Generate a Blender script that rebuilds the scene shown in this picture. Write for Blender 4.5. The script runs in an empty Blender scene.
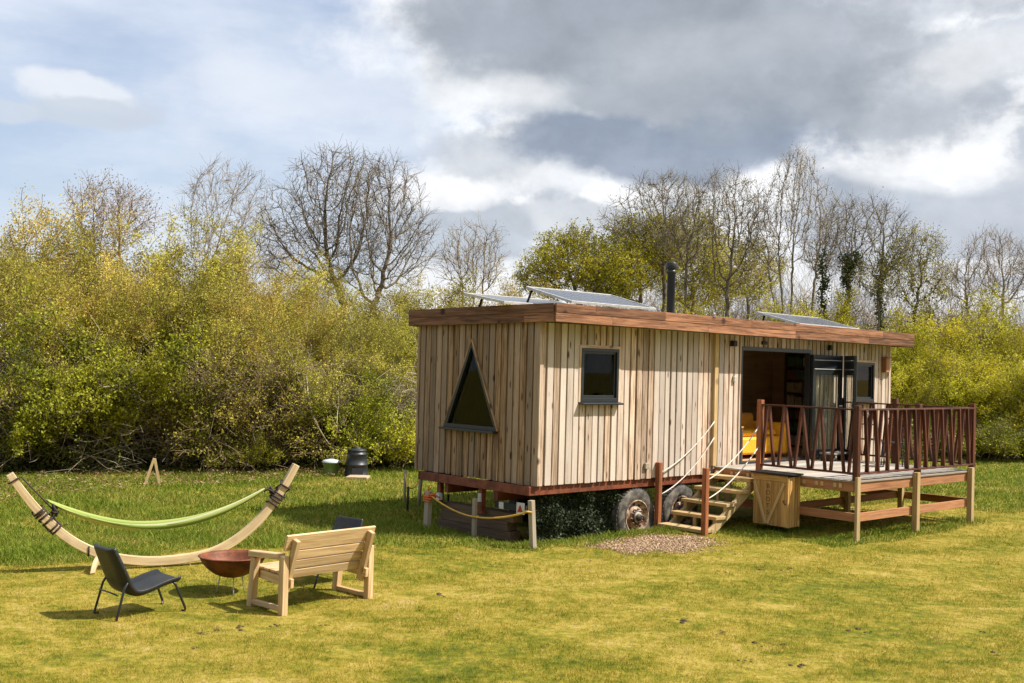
import bpy, bmesh, math, random
import numpy as np
from mathutils import Vector, Matrix
R = math.radians
random.seed(7)
rng = np.random.default_rng(11)
sc = bpy.context.scene
col = sc.collection
sc.render.resolution_x, sc.render.resolution_y = 1024, 683

# ------------------------------------------------------------------ camera
CAM_H = 2.585
PITCH, ROLL = R(1.177), R(1.549)
fw = Vector((0, math.cos(PITCH), math.sin(PITCH)))
up = Vector((0, -math.sin(PITCH), math.cos(PITCH)))
rt = Vector((1, 0, 0))
r2 = rt*math.cos(ROLL)+up*math.sin(ROLL)
u2 = -rt*math.sin(ROLL)+up*math.cos(ROLL)
cam = bpy.data.cameras.new('camera')
cam.sensor_width = 36; cam.lens = 1122.16/1024*36
cam.clip_start = .1; cam.clip_end = 900
co = bpy.data.objects.new('camera', cam); col.objects.link(co)
M = Matrix((r2, u2, -fw)).transposed().to_4x4(); M.translation = (0, 0, CAM_H)
co.matrix_world = M
sc.camera = co

# ------------------------------------------------------------------ frame of the cabin: u along its long wall, v to its back
YAW = R(42.34)
B0 = Vector((.4009, 16.6626, 0))
UX = Vector((math.cos(YAW), math.sin(YAW), 0)); VX = Vector((-math.sin(YAW), math.cos(YAW), 0))
def W(u, v, z=0): return B0+UX*u+VX*v+Vector((0, 0, z))
def uv_of(x, y):
    dx, dy = x-B0.x, y-B0.y
    return dx*UX.x+dy*UX.y, dx*VX.x+dy*VX.y
def sstep(a, b, x):
    t = np.clip((x-a)/(b-a), 0, 1); return t*t*(3-2*t)
def ground(x, y):
    """height of the lawn"""
    x = np.asarray(x, float); y = np.asarray(y, float)
    u, v = uv_of(x, y)
    dip = sstep(-.9, .5, u)*(1-sstep(10, 11.5, u))*sstep(-.35, .35, v)*(1-sstep(2.7, 3.8, v))
    z = -.24*dip
    z = z+.02*np.sin(x*.9+1.3)*np.sin(y*.7)+.012*np.sin(x*2.3)*np.cos(y*1.9+.5)
    far = sstep(28, 60, y)
    z = z+far*.4*np.sin(x*.05)
    return z
def gz(x, y): return float(ground(x, y))

# ------------------------------------------------------------------ node helpers
def new_mat(name):
    m = bpy.data.materials.new(name); m.use_nodes = True
    nt = m.node_tree; nt.nodes.clear()
    out = nt.nodes.new('ShaderNodeOutputMaterial')
    return m, nt, out
def N(nt, t, **k):
    n = nt.nodes.new(t)
    for a, b in k.items():
        if a in n.inputs.keys(): n.inputs[a].default_value = b
        else: setattr(n, a, b)
    return n
def L(nt, a, b): nt.links.new(a, b)
def val(nt, op, a, b=None, c=None, clamp=False):
    n = nt.nodes.new('ShaderNodeMath'); n.operation = op; n.use_clamp = clamp
    for i, s in enumerate((a, b, c)):
        if s is None: continue
        if isinstance(s, (int, float)): n.inputs[i].default_value = s
        else: nt.links.new(s, n.inputs[i])
    return n.outputs[0]
def mixc(nt, f, a, b, mode='MIX'):
    n = nt.nodes.new('ShaderNodeMix'); n.data_type = 'RGBA'; n.blend_type = mode; n.clamp_factor = True
    for s, i in ((f, 0), (a, 6), (b, 7)):
        if isinstance(s, (int, float)): n.inputs[i].default_value = s
        elif isinstance(s, tuple): n.inputs[i].default_value = (*s[:3], 1)
        else: nt.links.new(s, n.inputs[i])
    return n.outputs[2]
def ramp(nt, f, stops):
    n = nt.nodes.new('ShaderNodeValToRGB'); e = n.color_ramp.elements
    while len(e) < len(stops): e.new(.5)
    for k, (p, c) in enumerate(stops):
        e[k].position = p; e[k].color = (*c, 1) if len(c) == 3 else c
    if f is not None: nt.links.new(f, n.inputs[0])
    return n.outputs[0]
def smooth(nt, x, a, b):
    n = nt.nodes.new('ShaderNodeMapRange'); n.interpolation_type = 'SMOOTHSTEP'
    n.inputs[1].default_value = a; n.inputs[2].default_value = b
    nt.links.new(x, n.inputs[0]); return n.outputs[0]
def noise(nt, vec, scale, detail=4, rough=.55, dist=0):
    n = nt.nodes.new('ShaderNodeTexNoise')
    n.inputs['Scale'].default_value = scale; n.inputs['Detail'].default_value = detail
    n.inputs['Roughness'].default_value = rough; n.inputs['Distortion'].default_value = dist
    if vec is not None: nt.links.new(vec, n.inputs['Vector'])
    return n.outputs[0]
def vscale(nt, vec, s):
    n = nt.nodes.new('ShaderNodeVectorMath'); n.operation = 'MULTIPLY'
    nt.links.new(vec, n.inputs[0]); n.inputs[1].default_value = s; return n.outputs[0]
def bump(nt, h, strength, dist=.01):
    n = nt.nodes.new('ShaderNodeBump'); n.inputs['Strength'].default_value = strength; n.inputs['Distance'].default_value = dist
    nt.links.new(h, n.inputs['Height']); return n.outputs[0]
def bsdf(nt, out, color, rough=.6, metal=0, normal=None, spec=.5):
    p = nt.nodes.new('ShaderNodeBsdfPrincipled')
    if isinstance(color, tuple): p.inputs['Base Color'].default_value = (*color, 1)
    else: nt.links.new(color, p.inputs['Base Color'])
    if isinstance(rough, (int, float)): p.inputs['Roughness'].default_value = rough
    else: nt.links.new(rough, p.inputs['Roughness'])
    p.inputs['Metallic'].default_value = metal
    p.inputs['Specular IOR Level'].default_value = spec
    if normal is not None: nt.links.new(normal, p.inputs['Normal'])
    nt.links.new(p.outputs[0], out.inputs[0]); return p

# ------------------------------------------------------------------ materials
def wood_mat(name, light, dark, grey=None, greyamt=0., knots=.6, rough=.75, contrast=1., vary=.5):
    m, nt, out = new_mat(name)
    gc = N(nt, 'ShaderNodeAttribute', attribute_name='gc').outputs['Vector']
    ti = N(nt, 'ShaderNodeAttribute', attribute_name='tint').outputs['Color']
    sp = nt.nodes.new('ShaderNodeSeparateColor'); L(nt, ti, sp.inputs[0])
    g1 = noise(nt, vscale(nt, gc, (.9, 16, 16)), 1.6, 5, .6, .6)
    g2 = noise(nt, vscale(nt, gc, (3, 130, 130)), 1., 3, .6)
    g3 = noise(nt, vscale(nt, gc, (1.1, 4, 4)), 1.3, 4, .6)
    f = val(nt, 'ADD', val(nt, 'MULTIPLY', g1, .62), val(nt, 'MULTIPLY', g2, .38))
    f = smooth(nt, f, .5-.17/contrast, .5+.17/contrast)
    c = mixc(nt, f, dark, light)
    if grey:
        gm = val(nt, 'MULTIPLY', smooth(nt, val(nt, 'ADD', sp.outputs[1], val(nt, 'SUBTRACT', g3, .5)), .25, .85), greyamt)
        c = mixc(nt, gm, c, grey)
    # knots
    vo = N(nt, 'ShaderNodeTexVoronoi'); vo.feature = 'F1'
    L(nt, vscale(nt, gc, (2.3, 9.5, 2.)), vo.inputs['Vector']); vo.inputs['Scale'].default_value = 1
    kn = val(nt, 'SUBTRACT', 1, smooth(nt, vo.outputs['Distance'], .07, .19))
    c = mixc(nt, val(nt, 'MULTIPLY', kn, knots), c, tuple(x*.28 for x in dark))
    br = val(nt, 'MULTIPLY_ADD', sp.outputs[0], vary, 1-vary*.5)
    br = val(nt, 'MULTIPLY', br, val(nt, 'MULTIPLY_ADD', g3, .5, .75))
    cm = nt.nodes.new('ShaderNodeCombineColor')
    for i in range(3): L(nt, br, cm.inputs[i])
    c = mixc(nt, 1., c, cm.outputs[0], 'MULTIPLY')
    bsdf(nt, out, c, rough, 0, bump(nt, f, .35, .004), .3)
    return m
def plain_mat(name, c, rough=.6, metal=0, var=.25, scale=6, bumpy=.15, spec=.5):
    m, nt, out = new_mat(name)
    tc = N(nt, 'ShaderNodeTexCoord').outputs['Object']
    n1 = noise(nt, tc, scale, 6, .65); n2 = noise(nt, tc, scale*9, 3, .6)
    f = smooth(nt, val(nt, 'ADD', val(nt, 'MULTIPLY', n1, .7), val(nt, 'MULTIPLY', n2, .3)), .3, .7)
    cc = mixc(nt, f, tuple(x*(1-var) for x in c), tuple(min(1, x*(1+var)) for x in c))
    bsdf(nt, out, cc, rough, metal, bump(nt, n2, bumpy, .004), spec); return m
def two_mat(name, a, b, scale=4, rough=.7, metal=0, lo=.4, hi=.6, bumpy=.3, spec=.4):
    m, nt, out = new_mat(name)
    tc = N(nt, 'ShaderNodeTexCoord').outputs['Object']
    n1 = noise(nt, tc, scale, 8, .7)
    cc = mixc(nt, smooth(nt, n1, lo, hi), a, b)
    bsdf(nt, out, cc, rough, metal, bump(nt, n1, bumpy, .01), spec); return m
def leaf_mat(name, cols, trans=.33, objvar=.25, rough=.6):
    """cols: ramp over a random number per leaf"""
    m, nt, out = new_mat(name)
    t = N(nt, 'ShaderNodeAttribute', attribute_name='tint').outputs['Fac']
    c = ramp(nt, t, cols)
    pos = N(nt, 'ShaderNodeNewGeometry').outputs['Position']
    nz = noise(nt, pos, .55, 3, .5)
    hs = nt.nodes.new('ShaderNodeHueSaturation'); L(nt, c, hs.inputs['Color'])
    rnd = N(nt, 'ShaderNodeObjectInfo').outputs['Random']
    L(nt, val(nt, 'MULTIPLY_ADD', rnd, objvar*2, 1-objvar), hs.inputs['Value'])
    L(nt, val(nt, 'MULTIPLY_ADD', nz, .05, .475), hs.inputs['Hue'])
    c = hs.outputs[0]
    d = nt.nodes.new('ShaderNodeBsdfPrincipled'); L(nt, c, d.inputs['Base Color'])
    d.inputs['Roughness'].default_value = rough; d.inputs['Specular IOR Level'].default_value = .25
    tr = nt.nodes.new('ShaderNodeBsdfTranslucent'); L(nt, c, tr.inputs['Color'])
    mx = nt.nodes.new('ShaderNodeMixShader'); mx.inputs[0].default_value = trans
    L(nt, d.outputs[0], mx.inputs[1]); L(nt, tr.outputs[0], mx.inputs[2]); L(nt, mx.outputs[0], out.inputs[0])
    return m
def bark_mat(name, a, b, vary=.3):
    m, nt, out = new_mat(name)
    pos = N(nt, 'ShaderNodeTexCoord').outputs['Object']
    n1 = noise(nt, pos, 3.5, 5, .65); n2 = noise(nt, vscale(nt, pos, (22, 22, 5)), 1, 4, .6)
    cc = mixc(nt, smooth(nt, n1, .38, .62), a, b)
    cc = mixc(nt, val(nt, 'MULTIPLY', smooth(nt, n2, .45, .7), .5), cc, tuple(x*.45 for x in a))
    bsdf(nt, out, cc, .85, 0, bump(nt, n2, .5, .01), .2); return m

# lawn colour, shared by the ground and the blades growing from it
def lawn_colour(nt):
    pos = N(nt, 'ShaderNodeNewGeometry').outputs['Position']
    a = noise(nt, vscale(nt, pos, (1, 1.35, 0)), .42, 5, .62, .4)
    b = noise(nt, vscale(nt, pos, (1, 1.2, 0)), 2.1, 5, .65)
    c = noise(nt, vscale(nt, pos, (1, 1, 0)), 9., 4, .6)
    f = val(nt, 'ADD', val(nt, 'MULTIPLY', a, .31), val(nt, 'ADD', val(nt, 'MULTIPLY', b, .35), val(nt, 'MULTIPLY', c, .34)))
    cc = ramp(nt, f, [(.36, (.085, .12, .009)), (.43, (.18, .195, .015)), (.485, (.29, .258, .028)), (.535, (.40, .322, .052)), (.585, (.47, .375, .085)), (.65, (.52, .39, .17))])
    return pos, cc, a, b, c
def make_lawn_mat():
    m, nt, out = new_mat('lawn_soil_and_thatch')
    pos, cc, a, b, c = lawn_colour(nt)
    cc = mixc(nt, 1., cc, (.72, .70, .75), 'MULTIPLY')
    d = noise(nt, pos, 26, 4, .7)
    soil = val(nt, 'MULTIPLY', smooth(nt, d, .53, .66), .75)
    cc = mixc(nt, soil, cc, (.10, .065, .032))
    bsdf(nt, out, cc, .95, 0, bump(nt, d, .8, .03), .1); return m
def make_blade_mat(name, kind):
    m, nt, out = new_mat(name)
    t = N(nt, 'ShaderNodeAttribute', attribute_name='tint').outputs['Fac']
    pos, cc, a, b, c = lawn_colour(nt)
    if kind == 'short':
        v = ramp(nt, t, [(0, (.38, .5, .4)), (.3, (.8, .9, .8)), (.6, (1.05, 1.02, 1)), (.85, (1.3, 1.2, 1.2)), (1, (1.5, 1.3, 2.2))])
        cc = mixc(nt, 1., cc, v, 'MULTIPLY')
    else:
        g = ramp(nt, t, [(0, (.040, .075, .006)), (.45, (.13, .19, .013)), (.84, (.25, .30, .03)), (1, (.42, .36, .15))])
        y = ramp(nt, t, [(0, (.09, .12, .012)), (.5, (.20, .225, .025)), (1, (.42, .36, .13))])
        cc = mixc(nt, smooth(nt, val(nt, 'ADD', val(nt, 'MULTIPLY', a, .6), val(nt, 'MULTIPLY', b, .4)), .44, .64), g, y)
    d = nt.nodes.new('ShaderNodeBsdfPrincipled'); L(nt, cc, d.inputs['Base Color'])
    d.inputs['Roughness'].default_value = .65; d.inputs['Specular IOR Level'].default_value = .2
    tr = nt.nodes.new('ShaderNodeBsdfTranslucent'); L(nt, cc, tr.inputs['Color'])
    mx = nt.nodes.new('ShaderNodeMixShader'); mx.inputs[0].default_value = .35
    L(nt, d.outputs[0], mx.inputs[1]); L(nt, tr.outputs[0], mx.inputs[2]); L(nt, mx.outputs[0], out.inputs[0])
    return m
def glass_mat(name, tint=(.75, .8, .78), rough=.01):
    m, nt, out = new_mat(name)
    p = bsdf(nt, out, tint, rough)
    p.inputs['Transmission Weight'].default_value = 1; p.inputs['IOR'].default_value = 1.16
    return m
MT = {}
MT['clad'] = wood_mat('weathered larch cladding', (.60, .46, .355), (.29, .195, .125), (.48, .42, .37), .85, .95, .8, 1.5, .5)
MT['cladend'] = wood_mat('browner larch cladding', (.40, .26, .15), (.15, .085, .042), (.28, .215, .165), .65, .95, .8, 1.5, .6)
MT['room_shade'] = plain_mat('added room shade panels', (.045, .046, .045), .8)  # near-black standing in for shade inside the windowed end
MT['clad_back'] = wood_mat('weathered larch underboards', (.30, .22, .145), (.15, .10, .06), (.25, .21, .175), .5, .6, .85, 1., .5)
MT['fascia'] = wood_mat('stained rough fascia boards', (.33, .155, .08), (.095, .04, .02), None, 0, .9, .7, 1.3, .8)
MT['deckwood'] = wood_mat('grey decking boards', (.42, .37, .31), (.24, .20, .16), (.38, .36, .34), .7, .4, .8, 1., .4)
MT['red'] = wood_mat('red brown stained timber', (.36, .13, .055), (.15, .05, .022), None, 0, .5, .6, 1., .4)
MT['redbeam'] = wood_mat('red brown faded deck beam', (.42, .175, .075), (.20, .07, .03), (.42, .26, .14), .25, .6, .7, 1., .4)
MT['rail'] = wood_mat('dark red brown railing stain', (.13, .040, .020), (.038, .013, .008), None, 0, .3, .5, 1., .5)
MT['pale'] = wood_mat('pale treated softwood', (.56, .41, .21), (.37, .24, .105), (.44, .36, .22), .3, .6, .7, 1.1, .3)
MT['bench'] = wood_mat('new pine bench timber', (.64, .47, .27), (.43, .27, .13), None, 0, .75, .6, 1.1, .3)
MT['hamwood'] = wood_mat('hammock laminated larch', (.60, .46, .27), (.42, .29, .15), (.50, .42, .30), .5, .2, .6, 1.1, .3)
MT['greypost'] = wood_mat('grey weathered post', (.40, .32, .22), (.23, .17, .10), (.33, .29, .24), .7, .5, .8, 1., .3)
MT['sleeper'] = wood_mat('dark timber sleepers', (.16, .11, .07), (.07, .045, .03), None, 0, .4, .85, 1., .4)
MT['boxwood'] = wood_mat('honey coloured box boards', (.60, .38, .14), (.36, .19, .06), None, 0, .6, .65, 1.1, .45)
MT['burnt'] = plain_mat('burnt in lettering', (.16, .07, .022), .8)
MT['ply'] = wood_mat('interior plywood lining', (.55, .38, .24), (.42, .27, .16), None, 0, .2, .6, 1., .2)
MT['steel_red'] = two_mat('red oxide painted chassis', (.21, .058, .024), (.11, .030, .014), 5, .6)
MT['char'] = plain_mat('anthracite aluminium', (.016, .020, .024), .35, 0, .15, 5, .05)
MT['dark'] = plain_mat('matt black', (.012, .012, .013), .6)
MT['flue'] = plain_mat('satin black flue enamel', (.018, .020, .022), .38, 0, .2)
MT['membrane'] = plain_mat('grey roof membrane', (.10, .10, .10), .8)
MT['glass'] = glass_mat('window glass')
MT['tyre'] = two_mat('dusty tyre rubber', (.045, .043, .040), (.17, .15, .125), 7, .85, 0, .42, .66)
MT['rim'] = two_mat('rusty white wheel rim', (.42, .33, .25), (.14, .055, .025), 10, .7, 0, .42, .58)
MT['rust'] = two_mat('rusted steel bowl', (.20, .062, .024), (.10, .032, .016), 7, .62, .25, .38, .62)
MT['blackmetal'] = plain_mat('black painted steel tube', (.018, .018, .021), .35)
MT['rope'] = plain_mat('white rope', (.62, .58, .52), .8, 0, .2, 40)
MT['yrope'] = plain_mat('faded yellow rope', (.60, .36, .06), .8, 0, .25, 40)
MT['orope'] = plain_mat('orange twine', (.65, .14, .03), .8, 0, .25, 40)
MT['strap'] = plain_mat('dark brown strap rope', (.035, .022, .022), .85, 0, .4, 40)
MT['plastic'] = plain_mat('black compost bin plastic', (.016, .019, .023), .45, 0, .2)
MT['greenp'] = plain_mat('faded green plastic', (.16, .26, .10), .5)
MT['greylid'] = plain_mat('pale grey lid', (.42, .47, .48), .5)
MT['stone'] = plain_mat('tan paving slab', (.42, .30, .20), .9)
MT['white'] = plain_mat('white painted metal', (.50, .49, .47), .5)
MT['redref'] = plain_mat('red reflector plastic', (.36, .02, .015), .3)
MT['yellow'] = plain_mat('yellow upholstery', (.80, .40, .015), .75, 0, .1)
MT['orange'] = plain_mat('ochre cushion', (.52, .22, .02), .8, 0, .12)
MT['chip'] = leaf_mat('wood chips', [(0, (.16, .09, .05)), (.5, (.36, .235, .15)), (1, (.56, .42, .30))], 0, .0, .9)
MT['litter'] = leaf_mat('dry brown leaves', [(0, (.07, .04, .02)), (.5, (.19, .11, .055)), (1, (.38, .26, .15))], .15, 0., .85)
MT['clod'] = plain_mat('dark soil clod', (.055, .035, .02), .95, 0, .4, 30, .8)
MT['lawn'] = make_lawn_mat()
MT['blade'] = make_blade_mat('mown grass blades', 'short')
MT['tall'] = make_blade_mat('uncut grass blades', 'tall')
# rattan weave
def rattan():
    m, nt, out = new_mat('black resin rattan')
    tc = N(nt, 'ShaderNodeTexCoord').outputs['Object']
    ck = N(nt, 'ShaderNodeTexBrick'); L(nt, tc, ck.inputs['Vector']); ck.inputs['Scale'].default_value = 26
    ck.inputs['Color1'].default_value = (.016, .017, .020, 1); ck.inputs['Color2'].default_value = (.009, .010, .012, 1); ck.inputs['Mortar'].default_value = (.003, .003, .004, 1)
    bsdf(nt, out, ck.outputs[0], .5, 0, bump(nt, ck.outputs['Fac'], .8, .004), .5); return m
MT['rattan'] = rattan()
def hammock_cloth():
    m, nt, out = new_mat('lime striped hammock cotton')
    t = N(nt, 'ShaderNodeAttribute', attribute_name='tint').outputs['Fac']
    n = val(nt, 'FRACT', val(nt, 'MULTIPLY', t, 4.4))
    c = ramp(nt, n, [(0, (.28, .34, .10)), (.22, (.56, .56, .36)), (.38, (.17, .24, .05)), (.52, (.42, .46, .18)), (.68, (.60, .58, .40)), (.80, (.02, .04, .04)), (.93, (.28, .34, .12))])
    for nn in nt.nodes:
        if nn.type == 'VALTORGB': nn.color_ramp.interpolation = 'CONSTANT'
    p = bsdf(nt, out, c, .85, 0, None, .1); return m
MT['hammock'] = hammock_cloth()
def solar():
    m, nt, out = new_mat('solar cells')
    tc = N(nt, 'ShaderNodeTexCoord').outputs['Object']
    b = N(nt, 'ShaderNodeTexBrick'); b.offset = 0; L(nt, tc, b.inputs['Vector']); b.inputs['Scale'].default_value = 1
    b.inputs['Brick Width'].default_value = .165; b.inputs['Row Height'].default_value = .165; b.inputs['Mortar Size'].default_value = .006
    b.inputs['Color1'].default_value = (.020, .026, .045, 1); b.inputs['Color2'].default_value = (.017, .022, .04, 1); b.inputs['Mortar'].default_value = (.35, .37, .4, 1)
    bsdf(nt, out, b.outputs[0], .16, 0, None, .7); return m
MT['solar'] = solar()
# foliage and bark
MT['willow'] = leaf_mat('yellow green willow leaves', [(0, (.13, .13, .016)), (.35, (.28, .265, .035)), (.7, (.44, .39, .055)), (1, (.58, .51, .09))])
MT['ochre'] = leaf_mat('ochre catkins and buds', [(0, (.16, .11, .02)), (.4, (.38, .28, .045)), (.8, (.53, .41, .075)), (1, (.64, .53, .14))])
MT['hawthorn'] = leaf_mat('fresh green leaves', [(0, (.10, .13, .010)), (.45, (.29, .31, .018)), (1, (.52, .52, .04))])
MT['brightw'] = leaf_mat('bright yellow green scrub leaves', [(0, (.15, .15, .012)), (.45, (.38, .35, .018)), (1, (.60, .54, .04))])
MT['olive'] = leaf_mat('olive budding leaves', [(0, (.11, .10, .022)), (.5, (.20, .175, .03)), (1, (.31, .26, .05))])
MT['ivy'] = leaf_mat('dark ivy leaves', [(0, (.025, .045, .010)), (.6, (.055, .085, .018)), (1, (.12, .15, .035))], .2)
MT['pinkbud'] = leaf_mat('pinkish brown buds', [(0, (.16, .10, .07)), (1, (.34, .24, .17))], .3)
MT['blossom'] = leaf_mat('white blossom', [(0, (.5, .47, .42)), (1, (.82, .80, .74))], .3)
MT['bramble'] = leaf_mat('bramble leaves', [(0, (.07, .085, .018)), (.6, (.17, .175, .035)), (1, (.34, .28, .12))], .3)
MT['net'] = leaf_mat('camouflage net scraps', [(0, (.012, .022, .010)), (.6, (.028, .046, .020)), (.85, (.055, .07, .03)), (1, (.16, .18, .13))], .1, 0.)
MT['bark'] = bark_mat('grey brown bark', (.19, .155, .115), (.35, .295, .225))
MT['barkmid'] = bark_mat('brown grey bark', (.115, .092, .068), (.24, .195, .145))
MT['barkdark'] = bark_mat('dark wet bark', (.085, .066, .048), (.17, .135, .095))
MT['barkpale'] = bark_mat('pale dead wood', (.34, .28, .20), (.50, .42, .31))
MT['twigs'] = bark_mat('tangled twig brown', (.15, .105, .062), (.27, .19, .115))

# ------------------------------------------------------------------ mesh helpers
def tag(o, label=None, cat=None, group=None, kind=None):
    if label: o['label'] = label
    if cat: o['category'] = cat
    if group: o['group'] = group
    if kind: o['kind'] = kind
    return o
def empty(name, loc=(0, 0, 0), rz=0., label=None, cat=None, group=None):
    o = bpy.data.objects.new(name, None); col.objects.link(o); o.empty_display_size = .2
    o.location = loc; o.rotation_euler = (0, 0, rz)
    return tag(o, label, cat, group)
class MB:
    def __init__(s): s.v = []; s.f = []; s.gc = []; s.t = []; s.sm = []
    def quadmesh(s, vs, fs, gcs=None, tint=None, sm=False):
        b = len(s.v); s.v += [tuple(x) for x in vs]
        s.gc += [tuple(g) for g in gcs] if gcs else [tuple(x) for x in vs]
        t = tint or (random.random(), random.random(), random.random())
        for f in fs: s.f.append(tuple(b+i for i in f)); s.t.append(t); s.sm.append(sm)
    def beam(s, p0, p1, w, h, side=(0, 0, 1), tint=None, taper=1., cut0=0., cut1=0.):
        """box from p0 to p1; h measured along 'side' as nearly as possible, w across"""
        p0 = Vector(p0); p1 = Vector(p1); d = p1-p0; Ln = d.length; d.normalize()
        sv = Vector(side); sv = sv-d*sv.dot(d)
        if sv.length < 1e-4: sv = Vector((1, 0, 0))-d*d.x
        sv.normalize(); wv = d.cross(sv)
        off = Vector((random.uniform(0, 50), random.uniform(0, 50), random.uniform(0, 50)))
        vs = []; gs = []
        for k, (p, sc_) in enumerate(((p0, 1.), (p1, taper))):
            for a, b in ((-1, -1), (1, -1), (1, 1), (-1, 1)):
                ex = (cut0 if k == 0 else cut1)*b
                vs.append(p+wv*(a*w/2*sc_)+sv*(b*h/2*sc_)+d*ex); gs.append(off+Vector((Ln*k, a*w/2, b*h/2)))
        s.quadmesh(vs, [(0, 3, 2, 1), (4, 5, 6, 7), (0, 1, 5, 4), (1, 2, 6, 5), (2, 3, 7, 6), (3, 0, 4, 7)], gs, tint)
    def box(s, x0, x1, y0, y1, z0, z1, tint=None):
        dx, dy, dz = x1-x0, y1-y0, z1-z0; cx, cy, cz = (x0+x1)/2, (y0+y1)/2, (z0+z1)/2
        if dz >= dx and dz >= dy: s.beam((cx, cy, z0), (cx, cy, z1), dy, dx, (1, 0, 0), tint)
        elif dx >= dy: s.beam((x0, cy, cz), (x1, cy, cz), dy, dz, (0, 0, 1), tint)
        else: s.beam((cx, y0, cz), (cx, y1, cz), dx, dz, (0, 0, 1), tint)
    def prism(s, poly, axis, a0, a1, tint=None):
        """poly: 2-D points in the plane normal to axis ('u': (v,z), 'v': (u,z), 'z': (u,v))"""
        def P(p, a):
            return {'u': (a, p[0], p[1]), 'v': (p[0], a, p[1]), 'z': (p[0], p[1], a)}[axis]
        n = len(poly); off = (random.uniform(0, 50), random.uniform(0, 50), random.uniform(0, 50))
        vs = [P(p, a0) for p in poly]+[P(p, a1) for p in poly]
        g = [(off[0]+p[1], off[1]+p[0], off[2]+k*.02) for k in range(2) for p in poly]
        fs = [tuple(range(n))[::-1], tuple(range(n, 2*n))]+[(i, (i+1) % n, n+(i+1) % n, n+i) for i in range(n)]
        s.quadmesh(vs, fs, g, tint)
    def tube(s, pts, r, n=8, tint=None, closed=False, sm=True, caps=True):
        pts = [Vector(p) for p in pts]; rs = r if isinstance(r, (list, tuple)) else [r]*len(pts)
        vs = []; fs = []; gs = []; prev = None; acc = 0; off = random.uniform(0, 50)
        for i, p in enumerate(pts):
            d = (pts[min(i+1, len(pts)-1)]-pts[max(i-1, 0)]).normalized()
            a = prev if prev is not None else (Vector((0, 0, 1)) if abs(d.z) < .9 else Vector((1, 0, 0)))
            a = (a-d*a.dot(d)).normalized(); prev = a; b = d.cross(a)
            if i: acc += (p-pts[i-1]).length
            for k in range(n):
                t = 2*math.pi*k/n; vs.append(p+(a*math.cos(t)+b*math.sin(t))*rs[i]); gs.append((off+acc, math.cos(t)*rs[i], math.sin(t)*rs[i]))
        for i in range(len(pts)-1):
            for k in range(n): fs.append((i*n+k, i*n+(k+1) % n, (i+1)*n+(k+1) % n, (i+1)*n+k))
        if caps: fs += [tuple(range(n))[::-1], tuple(range((len(pts)-1)*n, len(pts)*n))]
        s.quadmesh(vs, fs, gs, tint, sm)
    def lathe(s, prof, n=32, centre=(0, 0, 0), axis='z', tint=None, sm=True):
        cx, cy, cz = centre; vs = []; fs = []
        for r, z in prof:
            for k in range(n):
                t = 2*math.pi*k/n; a, b = r*math.cos(t), r*math.sin(t)
                vs.append((cx+a, cy+b, cz+z) if axis == 'z' else (cx+a, cy+z, cz+b))
        for i in range(len(prof)-1):
            for k in range(n):
                q = (i*n+k, i*n+(k+1) % n, (i+1)*n+(k+1) % n, (i+1)*n+k)
                fs.append(q if axis == 'z' else q[::-1])
        s.quadmesh(vs, fs, None, tint, sm)
    def build(s, name, mat, parent=None, bevel=0., loc=None):
        me = bpy.data.meshes.new(name); me.from_pydata(s.v, [], s.f)
        b_ = bmesh.new(); b_.from_mesh(me); bmesh.ops.recalc_face_normals(b_, faces=b_.faces); b_.to_mesh(me); b_.free()
        me.polygons.foreach_set('use_smooth', s.sm)
        a = me.attributes.new('gc', 'FLOAT_VECTOR', 'POINT'); a.data.foreach_set('vector', np.array(s.gc, np.float32).ravel())
        a = me.attributes.new('tint', 'FLOAT_COLOR', 'FACE'); a.data.foreach_set('color', np.array([(*t, 1) for t in s.t], np.float32).ravel())
        me.materials.append(MT[mat] if isinstance(mat, str) else mat)
        o = bpy.data.objects.new(name, me); col.objects.link(o)
        if parent: o.parent = parent
        if loc is not None: o.location = loc
        if bevel:
            b = o.modifiers.new('bevel', 'BEVEL'); b.width = bevel; b.segments = 1; b.limit_method = 'ANGLE'; b.angle_limit = R(40)
        return o
def fast_mesh(name, V, F, mat, tint=None, parent=None, smoothf=False):
    """V (n,3), F (m,k) numpy; tint per face"""
    me = bpy.data.meshes.new(name); k = F.shape[1]
    me.vertices.add(len(V)); me.vertices.foreach_set('co', V.astype(np.float32).ravel())
    me.loops.add(F.size); me.loops.foreach_set('vertex_index', F.astype(np.int32).ravel())
    me.polygons.add(len(F)); me.polygons.foreach_set('loop_start', np.arange(0, F.size, k, dtype=np.int32))
    if smoothf: me.polygons.foreach_set('use_smooth', np.ones(len(F), bool))
    me.update(calc_edges=True)
    if tint is not None:
        a = me.attributes.new('tint', 'FLOAT', 'FACE'); a.data.foreach_set('value', tint.astype(np.float32))
    me.materials.append(MT[mat] if isinstance(mat, str) else mat)
    o = bpy.data.objects.new(name, me); col.objects.link(o)
    if parent: o.parent = parent
    return o
def leaves_geo(P, size, aspect=.55, updown=.0, rs=rng):
    """one rhombic leaf per point"""
    n = len(P)
    a = rs.normal(size=(n, 3)); a[:, 2] += updown; a /= np.linalg.norm(a, axis=1)[:, None]
    b = rs.normal(size=(n, 3)); b -= (b*a).sum(1)[:, None]*a; b /= np.linalg.norm(b, axis=1)[:, None]
    s = size*rs.uniform(.6, 1.35, n)[:, None]
    V = np.stack([P-a*s*.5, P+b*s*aspect*.5, P+a*s*.5, P-b*s*aspect*.5], 1).reshape(-1, 3)
    return V, np.arange(4*n).reshape(n, 4)
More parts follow.
